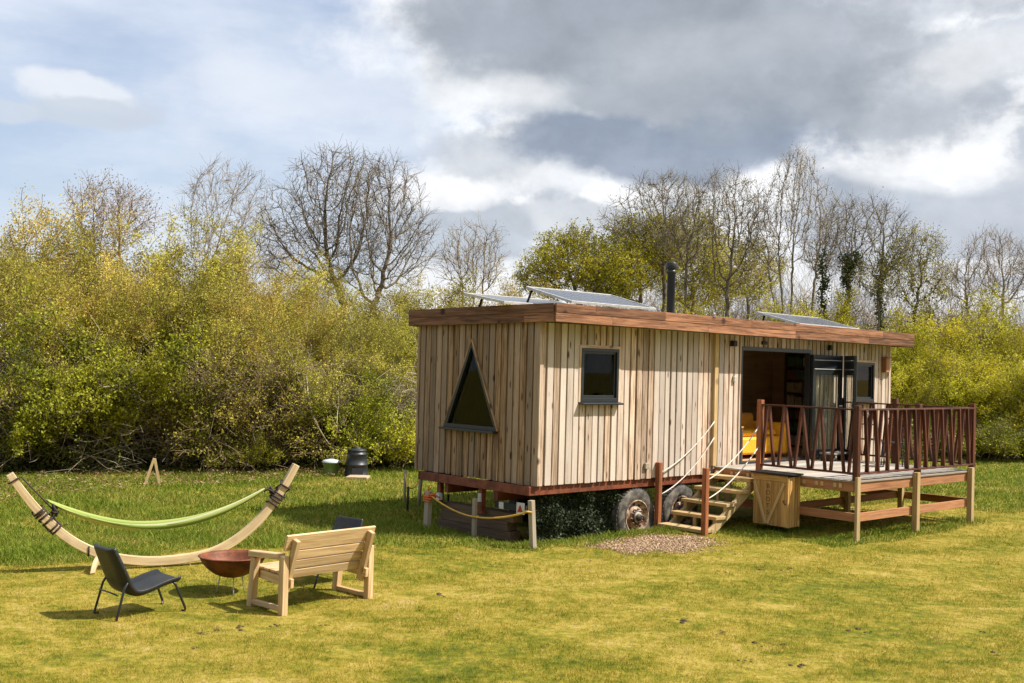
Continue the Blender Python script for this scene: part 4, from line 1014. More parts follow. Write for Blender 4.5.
# arch profile: (distance along, height of the beam's middle), flat along the bottom
prof = [(0, 1.17), (.12, .985), (.27, .78), (.45, .57), (.66, .38), (.90, .235), (1.17, .14), (1.5, .085), (1.85, .085), (2.2, .135), (2.5, .27), (2.76, .48), (2.96, .72), (3.12, .97), (3.25, 1.22)]
prof = [(a*hLen/3.25, b) for a, b in prof]
def catmull(P, n=5):
    out = []
    for i in range(len(P)-1):
        p0 = P[max(i-1, 0)]; p1 = P[i]; p2 = P[i+1]; p3 = P[min(i+2, len(P)-1)]
        for k in range(n):
            t = k/n
            out.append(tuple(.5*((2*p1[j])+(-p0[j]+p2[j])*t+(2*p0[j]-5*p1[j]+4*p2[j]-p3[j])*t*t+(-p0[j]+3*p1[j]-3*p2[j]+p3[j])*t**3) for j in range(2)))
    out.append(P[-1]); return out
pc_ = catmull(prof, 5)
def arch(P, w_, h_, name, taper_=True):
    m = MB(); vs = []; gs = []; acc = 0; nP = len(P)
    for i, (a, z) in enumerate(P):
        t = Vector((P[min(i+1, nP-1)][0]-P[max(i-1, 0)][0], 0, P[min(i+1, nP-1)][1]-P[max(i-1, 0)][1])).normalized(); nn = Vector((-t.z, 0, t.x))
        e = min(i, nP-1-i)/nP; hh = h_*(.8+.2*min(1, e*5)) if taper_ else h_
        if i: acc += math.dist(P[i], P[i-1])
        for sx, sz in ((-1, -1), (1, -1), (1, 1), (-1, 1)):
            vs.append(Vector((a, sx*w_/2, z))+nn*(sz*hh/2)); gs.append((acc, sx*w_/2, sz*hh/2))
    fs = [(0, 3, 2, 1), (4*(nP-1), 4*(nP-1)+1, 4*(nP-1)+2, 4*(nP-1)+3)]
    for i in range(nP-1):
        for k in range(4): fs.append((4*i+k, 4*i+(k+1) % 4, 4*i+4+(k+1) % 4, 4*i+4+k))
    m.quadmesh(vs, fs, gs, (.6, .4, .5)); return m.build(name, 'hamwood', hs, .006)
arch(pc_, .085, .105, 'arched_beam')
FC = (.46*math.cos(R(24)), -.46*math.sin(R(24)))
for x0, nm in ((1.02, 0), (2.55, 1)):
    fpts = [(-.62, 0.0), (-.50, .10), (-.30, .17), (0, .20), (.30, .17), (.50, .10), (.62, 0.0)]
    m = MB(); vs = []; gs = []; C2 = catmull(fpts, 3); nP = len(C2); zz0 = .0 if nm == 0 else -.03
    for i, (a, z) in enumerate(C2):
        t = Vector((0, C2[min(i+1, nP-1)][0]-C2[max(i-1, 0)][0], C2[min(i+1, nP-1)][1]-C2[max(i-1, 0)][1])).normalized(); nn = Vector((0, -t.z, t.y))
        for sx, sz in ((-1, -1), (1, -1), (1, 1), (-1, 1)):
            vs.append(Vector((x0+sx*.030-a*FC[1], sx*.018+a*FC[0], z*.8+zz0))+nn*(sz*.04)); gs.append((a, sx*.04, sz*.04))
    fs = [(0, 3, 2, 1), (4*(nP-1), 4*(nP-1)+1, 4*(nP-1)+2, 4*(nP-1)+3)]+[(4*i+k, 4*i+(k+1) % 4, 4*i+4+(k+1) % 4, 4*i+4+k) for i in range(nP-1) for k in range(4)]
    m.quadmesh(vs, fs, gs, (.4, .5, .5)); m.build('cross_foot', 'hamwood', hs, .005)
m = MB(); m.tube([(.885, y, z) for y, z in ((-.05, .19), (-.05, .30), (.05, .30), (.05, .19), (-.05, .19))], .009, 5); m.build('steel_band', 'dark', hs)
# knotted straps on the arms of the stand
for i0, sgn in ((13, 1), (62, -1)):
    m = MB(); a, z = pc_[i0]
    for k in range(6):
        ii = i0+(k-2); a2, z2 = pc_[ii]; t = Vector((pc_[ii+1][0]-pc_[ii-1][0], 0, pc_[ii+1][1]-pc_[ii-1][1])).normalized(); nn = Vector((-t.z, 0, t.x)); cc = Vector((a2, 0, z2))
        sh = random.uniform(-.04, .04)
        m.tube([cc+nn*(.066*sa)+Vector((0, .056*ca, 0))+t*(sh*ca) for ca, sa in ((-1, -1), (1, -1), (1, 1), (-1, 1), (-1, -1))], .012, 5)
    kn = Vector((a, 0, z))+Vector((sgn*.10, -.02, .07))
    for q in range(5): m.tube([kn+Vector((random.gauss(0, .03), random.gauss(0, .02), random.gauss(0, .035))) for _ in range(5)], .012, 5)
    m.build('knotted_strap', 'strap', hs)
m = MB(); a, z = pc_[4]; kx = Vector((pc_[13][0]+.08, -.02, pc_[13][1]+.10)); m.tube([(pc_[2][0]+.02, -.05, pc_[2][1]-.01), (pc_[2][0]+.08, -.05, pc_[2][1]+.03), kx], .009, 5)
m.tube([(pc_[2][0]-.05, .05, pc_[2][1]-.05), (pc_[2][0]-.05, -.055, pc_[2][1]-.05), (pc_[2][0]+.05, -.055, pc_[2][1]+.02)], .009, 5); m.build('cord', 'strap', hs)
# cloth: gathered at both ends, sagging as a loose bundle; its own thing, hanging from the stand
def cloth():
    A = Vector((pc_[13][0]+.14, 0, pc_[13][1]+.10)); Bq = Vector((pc_[62][0]-.10, 0, pc_[62][1]+.07)); A2 = Vector((.40, 0, .86)); B2 = Vector((hLen-.40, 0, .925))
    n, k = 60, 22; V = []; F = []; T = []
    for i in range(n+1):
        f = i/n; w_ = math.sin(math.pi*f)**.55; cx = A2.lerp(B2, f); z = cx.z-.385*4*f*(1-f)
        for j in range(k+1):
            g = j/k*2-1
            wobble = .012*math.sin(g*14+f*3)*w_
            y = g*(.02+.10*w_)+.012*w_*math.sin(g*19+f*2); zz = z+(.062*w_)*(g*g)-.03*w_+wobble*1.8+.006*math.sin(g*33+f*5)
            if g < 0: y *= .75; zz -= .02*w_*abs(g)
            V.append((cx.x, y, zz))
    for i in range(n):
        for j in range(k): F.append((i*(k+1)+j, (i+1)*(k+1)+j, (i+1)*(k+1)+j+1, i*(k+1)+j+1)); T.append(j/k)
    o = fast_mesh('hammock', np.array(V), np.array(F), 'hammock', np.array(T), None, True)
    o.location = hs.location; o.rotation_euler = hs.rotation_euler
    s = o.modifiers.new('t', 'SOLIDIFY'); s.thickness = .006
    tag(o, 'lime green striped hammock hung between the arms of the arched stand', 'hammock')
    m = MB()
    for P0, P1 in ((A, A2), (Bq, B2)):
        for q in range(4): m.tube([P0+Vector((0, (q-1.5)*.004, 0)), P1+Vector((0, (q-1.5)*.02, 0))], .006, 5)
    m.build('suspension_cords', 'strap', o)
cloth()
# ------------------------------------------------------------------ fire bowl
fb = empty('fire_bowl', (-3.02, 12.45, gz(-3.02, 12.45)), 0, 'round rusty brown steel fire bowl on thin legs beside the bench', 'fire bowl')
m = MB(); pr = []
for k in range(13):
    a = k/12*R(68); pr.append((.41*math.sin(a), .575-.41*math.cos(a)))
sc_ = .362/pr[-1][0]; po = [(r*sc_, .17+(z-.165)*.92) for r, z in pr]; pi_ = [(r*.96, z+.012) for r, z in po][::-1]
m.lathe(po+[(po[-1][0]+.012, po[-1][1]+.004)]+pi_, 48); m.build('bowl', 'rust', fb)
for a in (R(200), R(290), R(50)):
    m = MB(); m.tube([(.13*math.cos(a), .13*math.sin(a), .19), (.17*math.cos(a), .17*math.sin(a), -.02)], .006, 6); m.build('leg', 'greylid', fb)
# ------------------------------------------------------------------ bench (local: x along its length, y towards the sitter's front)
th = R(47); bl = Vector((math.cos(th), math.sin(th), 0)); bnn = Vector((-bl.y, bl.x, 0))
bo = empty('garden_bench', (-2.23, 11.43, gz(-2, 11.8)), th, 'chunky pale pine garden bench seen from behind beside the fire bowl', 'bench')
BLn, BD = 1.12, .60
for x in (0, BLn):
    for y, zt, nm in ((.035, .592, 'leg'), (BD-.035, .545, 'leg')):
        m = MB(); m.beam((x, y if y < .1 else y+.03, -.02), (x, y if y < .1 else y-.03, zt if y < .1 else .515), .072, .080, (0, 1, 0)); m.build(nm, 'bench', bo, .005)
    m = MB(); m.beam((x, .079, .582), (x, BD+.01, .548), .095, .06, (0, 0, 1)); m.build('armrest', 'bench', bo, .006)
    m = MB(); m.box(x-.03, x+.03, .075, BD-.04, .03, .075); m.build('bottom_rail', 'bench', bo, .004)
    m = MB(); xi = x+(.07 if x == 0 else -.07); m.beam((xi, -.02, .31), (xi, BD+.02, .345), .04, .095, (0, 0, 1)); m.build('seat_bearer', 'bench', bo, .004)
    m = MB(); m.beam((xi, .10, .22), (xi, -.075, .76), .05, .08, (0, 1, 0)); m.build('back_post', 'bench', bo, .004)
m = MB()
for k in range(5):
    y = .13+k*.098; m.box(.035, BLn-.035, y, y+.09, .386+k*.003, .412+k*.003)
m.build('seat', 'bench', bo, .004)
m = MB(); bk0 = Vector((0, .115, .335)); bk1 = Vector((0, -.04, .80)); bd = (bk1-bk0); hts = [0, .22, .44, .66, 1.03]
for k in range(4):
    a = bk0+bd*(hts[k]+.012); b = bk0+bd*(hts[k+1]-.012); md = (a+b)/2; h = (b-a).length; e0 = .08 if k < 3 else -.02
    yo = Vector((0, .012, 0))
    m.beam(md+yo+Vector((e0, 0, 0)), md+yo+Vector((BLn-e0, 0, 0)), .028, h, bd)
m.build('backrest', 'bench', bo, .005)
# ------------------------------------------------------------------ rattan lounge chairs
def lounge(x, y, a, label):
    e = empty('rattan_chair', (x, y, gz(x, y)), a, label, 'chair', 'black rattan lounge chairs on the lawn')
    P = [(-.36, .70), (-.325, .62), (-.28, .52), (-.235, .42), (-.19, .325), (-.14, .265), (-.07, .245), (.04, .265), (.17, .305), (.28, .33), (.35, .34)]
    P = catmull(P, 3); nP = len(P); m = MB(); nW = 8; vs = []; fs = []
    for side in (0, 1):
        for i, (px_, pz) in enumerate(P):
            t = Vector((P[min(i+1, nP-1)][0]-P[max(i-1, 0)][0], 0, P[min(i+1, nP-1)][1]-P[max(i-1, 0)][1])).normalized(); nn = Vector((-t.z, 0, t.x))
            wd = .245*(1-.16*max(0, (8-i)/8)) if i < 8 else .245
            for j in range(nW+1):
                g = j/nW*2-1; curl = .03*max(0, abs(g)-.7)/.3
                vs.append(Vector((px_, g*wd, pz))+nn*(curl+(-.045 if side else 0)*(1 if abs(g) < 1 else .8)))
    def id_(s, i, j): return s*nP*(nW+1)+i*(nW+1)+j
    for i in range(nP-1):
        for j in range(nW):
            fs.append((id_(0, i, j), id_(0, i+1, j), id_(0, i+1, j+1), id_(0, i, j+1))); fs.append((id_(1, i, j), id_(1, i, j+1), id_(1, i+1, j+1), id_(1, i+1, j)))
        fs.append((id_(0, i, 0), id_(1, i, 0), id_(1, i+1, 0), id_(0, i+1, 0))); fs.append((id_(0, i, nW), id_(0, i+1, nW), id_(1, i+1, nW), id_(1, i, nW)))
    for j in range(nW): fs.append((id_(0, 0, j), id_(0, 0, j+1), id_(1, 0, j+1), id_(1, 0, j))); fs.append((id_(0, nP-1, j), id_(1, nP-1, j), id_(1, nP-1, j+1), id_(0, nP-1, j+1)))
    m.quadmesh(vs, fs, None, None, True); m.build('woven_shell', 'rattan', e, .006)
    for s in (-1, 1):
        y_ = s*.225
        for pts in ([(-.19, y_, .40), (-.25, y_*1.03, .30), (-.32, y_*1.07, .03), (-.33, y_*1.05, .008), (-.30, y_*.9, .004)], [(.27, y_*.95, .32), (.30, y_*1.0, .28), (.405, y_*1.06, .04), (.41, y_*1.03, .01), (.38, y_*.9, .004)]):
            m = MB(); m.tube(pts, .0125, 8); m.build('leg', 'blackmetal', e)
    m = MB(); m.tube([(-.30, -.2, .24), (-.28, 0, .235), (-.30, .2, .24)], .009, 6); m.build('cross_bar', 'blackmetal', e)
    return e
lounge(-3.70, 11.33, R(45), 'black rattan lounge chair standing alone at the left of the bench'); lounge(-2.08, 13.15, R(-128), 'black rattan lounge chair half hidden behind the bench')
# ------------------------------------------------------------------ thickets and trees
SH = [(7, .22, 38, .55), (5, .2, 42, .6), (4, .2, 45, .6)]
for k, sd_ in enumerate((1, 2, 3)): make_shrub('willow%d' % k, sd_, 5.6, 8, 2.0, 80000, .052, 'willow', 'twigs', .50)
for k, sd_ in enumerate((4, 5)): make_shrub('ochre%d' % k, sd_, 5.6, 7, 2.0, 76000, .047, 'ochre', 'twigs', .5)
for k, sd_ in enumerate((6, 7)): make_shrub('haw%d' % k, sd_, 3.6, 7, 1.6, 26000, .074, 'hawthorn', 'barkdark', .55, .03, .10)
for k, sd_ in enumerate((8, 9, 10)): make_shrub('bright%d' % k, sd_, 4.6, 9, 2.2, 56000, .058, 'brightw', 'twigs', .55, .03, .11)
for k, sd_ in enumerate((11, 12)): make_shrub('twig%d' % k, sd_, 3.4, 9, 1.8, 16000, .055, 'willow', 'twigs', .75, .03, .06, [(8, .1, 45, .6), (6, .15, 50, .6), (5, .2, 50, .65)])
make_shrub('green0', 13, 1.6, 9, 1.4, 9000, .06, 'hawthorn', 'twigs', .7, .018, .07)
make_shrub('bloss', 14, 5.0, 6, 1.8, 9000, .07, 'blossom', 'twigs', .5)
def P_(px, y): return (px-512)/1122*y*1.0     # position across at distance y for a chosen bearing
TH = 'bushes of the thicket left of the cabin'
rdp = random.Random(5)
left_back = [(-70, 29, 'ochre0', 1.12, 'ochre willow bush at the far left edge behind the thicket'), (-5, 29.5, 'willow0', 1.06, 'tall willow bush behind the left end of the hammock stand'), (50, 30, 'ochre1', 1.08, 'ochre budding bush under the pinkish bare tree'),
             (105, 29, 'willow1', 1.10, 'tall yellow green bush right of the pinkish bare tree'), (160, 30, 'willow2', 1.12, 'tall yellow bush behind the timber trestle'), (215, 31, 'ochre0', 1.05, 'ochre bush under the slender bare tree'),
             (265, 31, 'willow0', .92, 'yellow bush sloping down right of the slender bare tree'), (312, 32, 'ochre1', .84, 'low ochre bush in front of the twin bare trees'), (360, 33, 'willow1', .84, 'yellow bush at the feet of the twin bare trees'), (408, 33, 'willow2', .92, 'pale yellow bush just left of the cabin roof'),
             (452, 35, 'ochre0', .97, 'ochre bush showing above the left solar panel'), (490, 36, 'willow0', .93, 'pale green bush behind the left solar panel')]
for px, y, key, s, lab in left_back: plant(key, 'willow_bush', P_(px, y), y, rdp.random()*6, s*1.02, s*rdp.uniform(.98, 1.04), lab, 'bush', TH)
left_mid = [(-40, 26.5, 'willow2', .92, 'bushy willow beyond the left edge of the hammock'), (20, 26.3, 'ochre1', .86, 'ochre leaved bush above the left tip of the hammock stand'), (72, 26.6, 'willow0', .88, 'green and yellow bush over the left half of the hammock'), (128, 27.0, 'willow1', .86, 'dense olive bush above the middle of the hammock'),
            (182, 27.3, 'willow2', .88, 'yellow willow bush above the timber trestle'), (236, 28, 'ochre0', .84, 'golden ochre bush over the right half of the hammock'), (290, 28.3, 'willow1', .76, 'yellow bush above the right tip of the hammock stand'), (340, 29, 'willow0', .76, 'green yellow bush above the compost bin'), (392, 29.6, 'willow2', .76, 'dense bush touching the cabin end in the picture')]
for px, y, key, s, lab in left_mid: plant(key, 'willow_bush', P_(px, y), y, rdp.random()*6, s, s, lab, 'bush', TH)
front = [(-10, 24.6, 'twig0', 1.0, 'twiggy bare bush at the left edge of the thicket foot'), (42, 24.6, 'haw0', .72, 'fresh green hawthorn low over the left hammock arm'), (95, 24.8, 'haw1', .92, 'bright green hawthorn bush above the left half of the hammock'), (150, 25.6, 'haw0', 1.05, 'taller green hawthorn left of the timber trestle'),
         (205, 26.3, 'twig1', 1.05, 'tangled leafless bush right of the timber trestle'), (250, 26.4, 'twig0', .95, 'tangled brown twigs behind the right hammock arm'), (300, 27.0, 'twig1', .95, 'tangled grey twigs left of the green tub'), (345, 27.0, 'haw1', .72, 'small green hawthorn behind the compost bin')]
for px, y, key, s, lab in front: plant(key, 'hawthorn_bush' if 'haw' in key else 'bare_bush', P_(px, y), y, rdp.random()*6, s, s, lab, 'bush', TH)
for px, y, s, lab in ((255, 25.6, .62, 'little leafy green shrub behind the right hammock arm'), (388, 26.6, .95, 'fresh green shrub between the compost bin and the cabin'), (405, 27.3, 1.0, 'green shrub tucked behind the left corner of the cabin'), (375, 27.4, .8, 'leafy green shrub just right of the compost bin')):
    plant('green0', 'leafy_shrub', P_(px, y), y, rdp.random()*6, s, s, lab, 'shrub')
plant('bloss', 'blossom_tree', P_(-16, 24.4), 24.4, 1., .72, .76, 'white blossoming bush at the left edge of the picture', 'bush')
RG = 'yellow green bushes of the scrub right of the cabin'
lbl = ['bright scrub bush above the right solar panel', 'bright scrub bush right of the bare ivy tree', 'scrub bush directly above the right end of the roof', 'tall bright bush right of the cabin roof corner', 'yellow green bush below the far right bare tree', 'rounded bright bush at the right picture edge',
       'scrub bush beyond the right picture edge', 'bright scrub bush behind the flue']
for (px, y, key, s), lab in zip([(765, 44, 'bright0', 1.16), (815, 43, 'bright1', 1.15), (862, 42, 'bright2', 1.14), (915, 41, 'bright0', 1.16), (968, 40.5, 'bright1', 1.16), (1020, 40, 'bright2', 1.16), (1075, 40, 'bright0', 1.18), (705, 45, 'bright2', 1.1)], lbl): plant(key, 'scrub_bush', P_(px, y), y, rdp.random()*6, s*1.15, s, lab, 'bush', RG)
lbl = ['dense bush right behind the deck railing corner', 'dense bush behind the right end of the cabin', 'bush with a dark hollow base right of the deck', 'bright leafy bush at the right edge beyond the deck', 'leafy bush past the right edge of the picture', 'bush hidden behind the right half of the cabin']
for (px, y, key, s), lab in zip([(900, 37.5, 'bright1', .82), (868, 38.5, 'bright0', .80), (952, 36.8, 'bright2', .84), (1003, 36.6, 'bright0', .86), (1060, 36.5, 'bright1', .9), (820, 39.5, 'bright2', .8)], lbl): plant(key, 'scrub_bush', P_(px, y), y, rdp.random()*6, s*1.1, s, lab, 'bush', RG)
for (px, y, s), lab in zip([(985, 34.9, .95), (1022, 34.7, .9)], ['small green shrub at the foot of the scrub right of the deck', 'small green shrub at the foot of the scrub at the right edge']): plant('green0', 'leafy_shrub', P_(px, y), y, 1.+px, s*1.2, s, lab, 'shrub')

def hor(px): return 365+(px-512)*.027
def colonise(seed, base, envs, natt, step=.22, di=1.6, dk=.34, trunk_to=2.0, rtip=.008, pw=2.25, stems=((0, 0, 1),), gnarl=.25, bias=.12, twigs=3, tl=.45, twr=.006):
    """grow branches towards points filling the crown's ellipsoids (x,y,z,rx,ry,rz); radii by the pipe rule"""
    rs = np.random.default_rng(seed); A = []
    for (cx, cy, cz, rx, ry, rz_, wgt) in envs:
        q = rs.normal(size=(int(natt*wgt), 3)); q /= np.linalg.norm(q, axis=1)[:, None]; q *= rs.random(len(q))[:, None]**(1/2.4)
        A.append(q*np.array([rx, ry, rz_])+np.array([cx, cy, cz]))
    A = np.concatenate(A); nodes = []; par = []
    for st_ in stems:
        p = np.array(base, float)+rs.normal(0, .05, 3)*np.array([1, 1, 0]); p[2] = -.2; d = np.array(st_, float); d /= np.linalg.norm(d); pr_ = -1
        while p[2] < trunk_to:
            nodes.append(p.copy()); par.append(pr_); pr_ = len(nodes)-1
            d = d+rs.normal(0, .05, 3); d /= np.linalg.norm(d); p = p+d*step
        nodes.append(p.copy()); par.append(pr_)
    Nn = np.array(nodes); D = np.linalg.norm(A[:, None]-Nn[None], axis=2); near = D.argmin(1); dist = D.min(1); alive = np.ones(len(A), bool)
    reach = max(di, 3.2, dist.min()+1.2)
    for it in range(140):
        act = alive & (dist < (reach if it < 30 else di))
        if not act.any(): break
        ix = near[act]; V = A[act]-Nn[ix]; V /= np.linalg.norm(V, axis=1)[:, None]
        acc = np.zeros_like(Nn); np.add.at(acc, ix, V); u_ = np.unique(ix); d = acc[u_]
        d /= np.maximum(np.linalg.norm(d, axis=1), 1e-6)[:, None]; d = d+rs.normal(0, gnarl, d.shape); d[:, 2] += bias; d /= np.linalg.norm(d, axis=1)[:, None]
        new = Nn[u_]+d*step; base_i = len(Nn); Nn = np.concatenate([Nn, new]); par += list(u_)
        Dn = np.linalg.norm(A[:, None]-new[None], axis=2); dm = Dn.min(1); am = Dn.argmin(1); b = dm < dist
        near[b] = base_i+am[b]; dist[b] = dm[b]; alive &= dist > dk
        if len(Nn) > 12000: break
    par = np.array(par); n = len(Nn); cnt = np.zeros(n, int); r = np.zeros(n)
    for k in range(n):
        if par[k] >= 0: cnt[par[k]] += 1
    tips = cnt == 0; acc = np.where(tips, rtip**pw, 0.)
    for k in range(n-1, -1, -1):
        if par[k] >= 0: acc[par[k]] += acc[k]
    r = acc**(1/pw); S = []; T = []
    for k in range(n):
        p = par[k]
        if p >= 0: S.append((*Nn[p], *Nn[k], min(r[p], r[k]*1.25), r[k])); lv = 3 if r[k] < rtip*2.6 else (2 if r[k] < rtip*5 else 1); T.append((*Nn[p], *Nn[k], lv))
    thin = np.where((r < rtip*2.8) & (par >= 0))[0]
    for k in thin:
        d0 = Nn[k]-Nn[par[k]]; d0 /= np.linalg.norm(d0)+1e-9
        for q in range(twigs if tips[k] else max(1, twigs-2)):
            d = d0+rs.normal(0, .55, 3); d[2] += .25; d /= np.linalg.norm(d); p = Nn[k].copy(); rr = twr
            for z_ in range(3):
                e_ = p+d*tl*rs.uniform(.2, .45); S.append((*p, *e_, rr, rr*.8)); T.append((*p, *e_, 4)); p = e_; rr *= .8; d = d+rs.normal(0, .22, 3); d /= np.linalg.norm(d)
    return np.array(S), np.array(T)
def tree(name, seed, px, y, blobs, label, leaf=None, nleaf=0, lsize=.07, bark='bark', trunk_to=2.5, natt=1300, stems=((0, 0, 1),), clump=.12, ivy=0, rtip=.011, minlv=2, low=0, gnarl=.15, bias=.12, twigs=5, tl=.55, di=1.6, dk=.32, twr=.0075, step=.24):
    """blobs: crown ellipsoids as bearings (picture column, row, half width, half height, weight) at the distance y"""
    rs = np.random.default_rng(seed+5); x = P_(px, y); envs = []; k_ = y/1122
    for (bx_, by_, rx, ry, wgt) in blobs:
        envs.append(((bx_-px)*k_, 0, 2.585+(hor(bx_)-by_)*k_, rx*k_, rx*k_*.85, ry*k_, wgt))
    S, T = colonise(seed, (0, 0, 0), envs, natt, step, di, dk, trunk_to, rtip, 2.3, stems, gnarl, bias, twigs, tl, twr)
    e = empty(name, (x, y, gz(x, y)), 0, label, 'tree'); V, F = tubes_geo(S); fast_mesh('trunk', V, F, bark, None, e, True)
    if nleaf:
        P = twig_points(T, nleaf, minlv, clump, rs, 5 if nleaf > 9000 else 1); P = P[P[:, 2] > low]; V, F = leaves_geo(P, lsize, .6, 0, rs)
        t = .5+.22*np.sin(P[:, 0]*1.7+seed)*np.sin(P[:, 1]*1.9)+.18*np.sin(P[:, 2]*2.1+seed)+rs.normal(0, .18, len(P)); fast_mesh('crown', V, F, leaf, np.clip(t, 0, 1), e)
    if ivy:
        L1 = S[S[:, 6] > np.quantile(S[:, 6], .965)]; top = L1[:, 5].max(); L1 = L1[L1[:, 5] < top*.85]; i = rs.integers(0, len(L1), ivy); f = rs.random(ivy)[:, None]; P = L1[i, :3]*(1-f)+L1[i, 3:6]*f+rs.normal(0, .10, (ivy, 3))
        V, F = leaves_geo(P, .085, .8, 0, rs); fast_mesh('ivy', V, F, 'ivy', rs.random(ivy), e)
    return e
tree('bare_tree', 101, 105, 33, [(108, 218, 46, 36, 1)], 'pinkish budding multi stemmed tree rising over the left thicket', 'pinkbud', 5000, .05, 'bark', 1.2, 380, ((0, 0, 1), (.3, 0, 1), (-.35, .1, 1)), twr=.008, bias=.3)
tree('bare_tree', 117, 224, 44, [(222, 208, 48, 50, .7), (230, 255, 62, 40, .5)], 'slender bare grey tree between the pinkish tree and the twin trees', None, 0, .05, 'bark', 4.5, 800, ((.02, 0, 1),), rtip=.007)
tree('bare_tree', 121, 334, 40, [(332, 190, 52, 42, .6), (310, 235, 62, 60, .8), (345, 230, 40, 50, .3)], 'large spreading bare tree, the left and taller of the twin trees', 'olive', 2500, .05, 'barkmid', 3.2, 1150, ((.02, 0, 1),), rtip=.012)
tree('bare_tree', 137, 364, 39, [(378, 198, 42, 44, .6), (390, 240, 48, 52, .8), (365, 260, 50, 35, .3)], 'large bare tree, the right and shorter of the twin trees', 'olive', 1500, .05, 'barkmid', 3.0, 950, ((.03, 0, 1),), rtip=.012)
tree('bare_sapling', 141, 470, 42, [(470, 262, 36, 38, 1)], 'thin bare saplings with upright shoots above the left solar panel', 'willow', 1800, .05, 'twigs', 1.5, 420, ((0, 0, 1), (.25, 0, 1), (-.25, 0, 1), (.12, 0, 1)), bias=.6, low=3)
tree('leafy_tree', 151, 572, 48, [(575, 262, 48, 30, .8), (545, 278, 30, 22, .4), (612, 275, 32, 30, .4)], 'round yellow green leafy tree standing above the front solar panel', 'brightw', 26000, .085, 'barkdark', 3.2, 900, ((0, 0, 1),), minlv=3, clump=.10, low=2)
tree('leafy_tree', 163, 640, 50, [(640, 255, 40, 38, 1), (610, 285, 40, 20, .3)], 'olive green leafy tree just left of the black flue', 'brightw', 26000, .08, 'bark', 2.5, 900, ((0, 0, 1),), clump=.13, low=1.5)
tree('leafy_tree', 167, 690, 53, [(685, 255, 45, 38, 1), (700, 290, 50, 25, .4)], 'olive green leafy tree behind the black flue', 'brightw', 26000, .08, 'bark', 2.5, 900, ((0, 0, 1),), clump=.13, low=1.5)
tree('leafy_tree', 169, 745, 55, [(742, 275, 40, 32, 1)], 'low olive tree between the flue and the tall upright bare tree', 'willow', 15000, .08, 'bark', 2., 600, ((0, 0, 1),), clump=.13, low=1.)
tree('bare_tree', 173, 705, 46, [(722, 215, 48, 42, 1), (690, 240, 36, 36, .4), (725, 260, 35, 40, .3)], 'forked pale barked bare tree rising behind the flue', 'olive', 3500, .06, 'barkmid', 2.2, 950, ((-.25, 0, 1), (.25, 0, 1)), bias=.25)
tree('bare_tree', 179, 668, 49, [(660, 205, 42, 28, .7), (625, 225, 30, 20, .3), (670, 240, 35, 35, .5)], 'bare twiggy tree leaning left over the olive tree', 'olive', 2500, .06, 'barkmid', 3., 700, ((-.05, 0, 1),), bias=.15)
tree('bare_tree', 191, 792, 46, [(792, 200, 26, 48, .8), (770, 235, 30, 45, .5), (818, 235, 28, 45, .5), (795, 180, 14, 26, .25)], 'tallest upright bare tree with several stems above the right roof', 'olive', 2500, .06, 'bark', 1.5, 1200, ((0, 0, 1), (.12, 0, 1), (-.12, 0, 1), (.25, 0, 1), (-.2, .1, 1)), bias=.55, gnarl=.18)
tree('ivy_tree', 193, 846, 44, [(860, 232, 42, 30, .8), (840, 260, 40, 30, .5), (890, 250, 30, 30, .3)], 'bare tree with dark ivy climbing its forked trunk', 'olive', 1500, .06, 'barkmid', 2., 750, ((.05, 0, 1), (-.35, 0, 1), (.55, 0, 1)), rtip=.011, ivy=9000)
tree('leaning_tree', 197, 882, 43, [(915, 262, 32, 30, .8), (890, 280, 40, 25, .5), (935, 285, 18, 18, .2)], 'dark branched tree leaning right with sparse new leaves', 'willow', 7000, .065, 'barkmid', 1.4, 750, ((.3, 0, 1), (.6, 0, 1), (0, 0, 1)), rtip=.010, ivy=1000)
tree('bare_tree', 199, 988, 50, [(990, 272, 34, 34, 1), (955, 290, 25, 22, .4), (1020, 285, 25, 28, .4)], 'grey bare clump of stems at the far right', 'pinkbud', 2500, .05, 'bark', 1.2, 900, ((0, 0, 1), (.25, 0, 1), (-.25, 0, 1), (.1, 0, 1)), bias=.4)
tree('bare_tree', 201, 1050, 50, [(1050, 270, 34, 36, 1)], 'bare tree cut by the right picture edge', 'pinkbud', 1500, .05, 'bark', 1.2, 1200, ((-.1, 0, 1), (.15, 0, 1)), bias=.4)
# slim pale stems showing in the thicket
STEMS = ((345, 26.6, 3.4, 301, 'thin pale bare stem rising behind the compost bin'), (188, 26.0, 3.0, 302, 'slim grey stem right of the timber trestle'), (228, 26.0, 3.2, 303, 'pale crooked stem in the tangle behind the right hammock arm'), (310, 26.8, 2.6, 304, 'pale arching stem above the green tub'), (8, 24.4, 2.6, 305, 'brown stem at the left picture edge above the hammock tip'), (168, 25.6, 3.1, 306, 'slim brown stem just behind the timber trestle'))
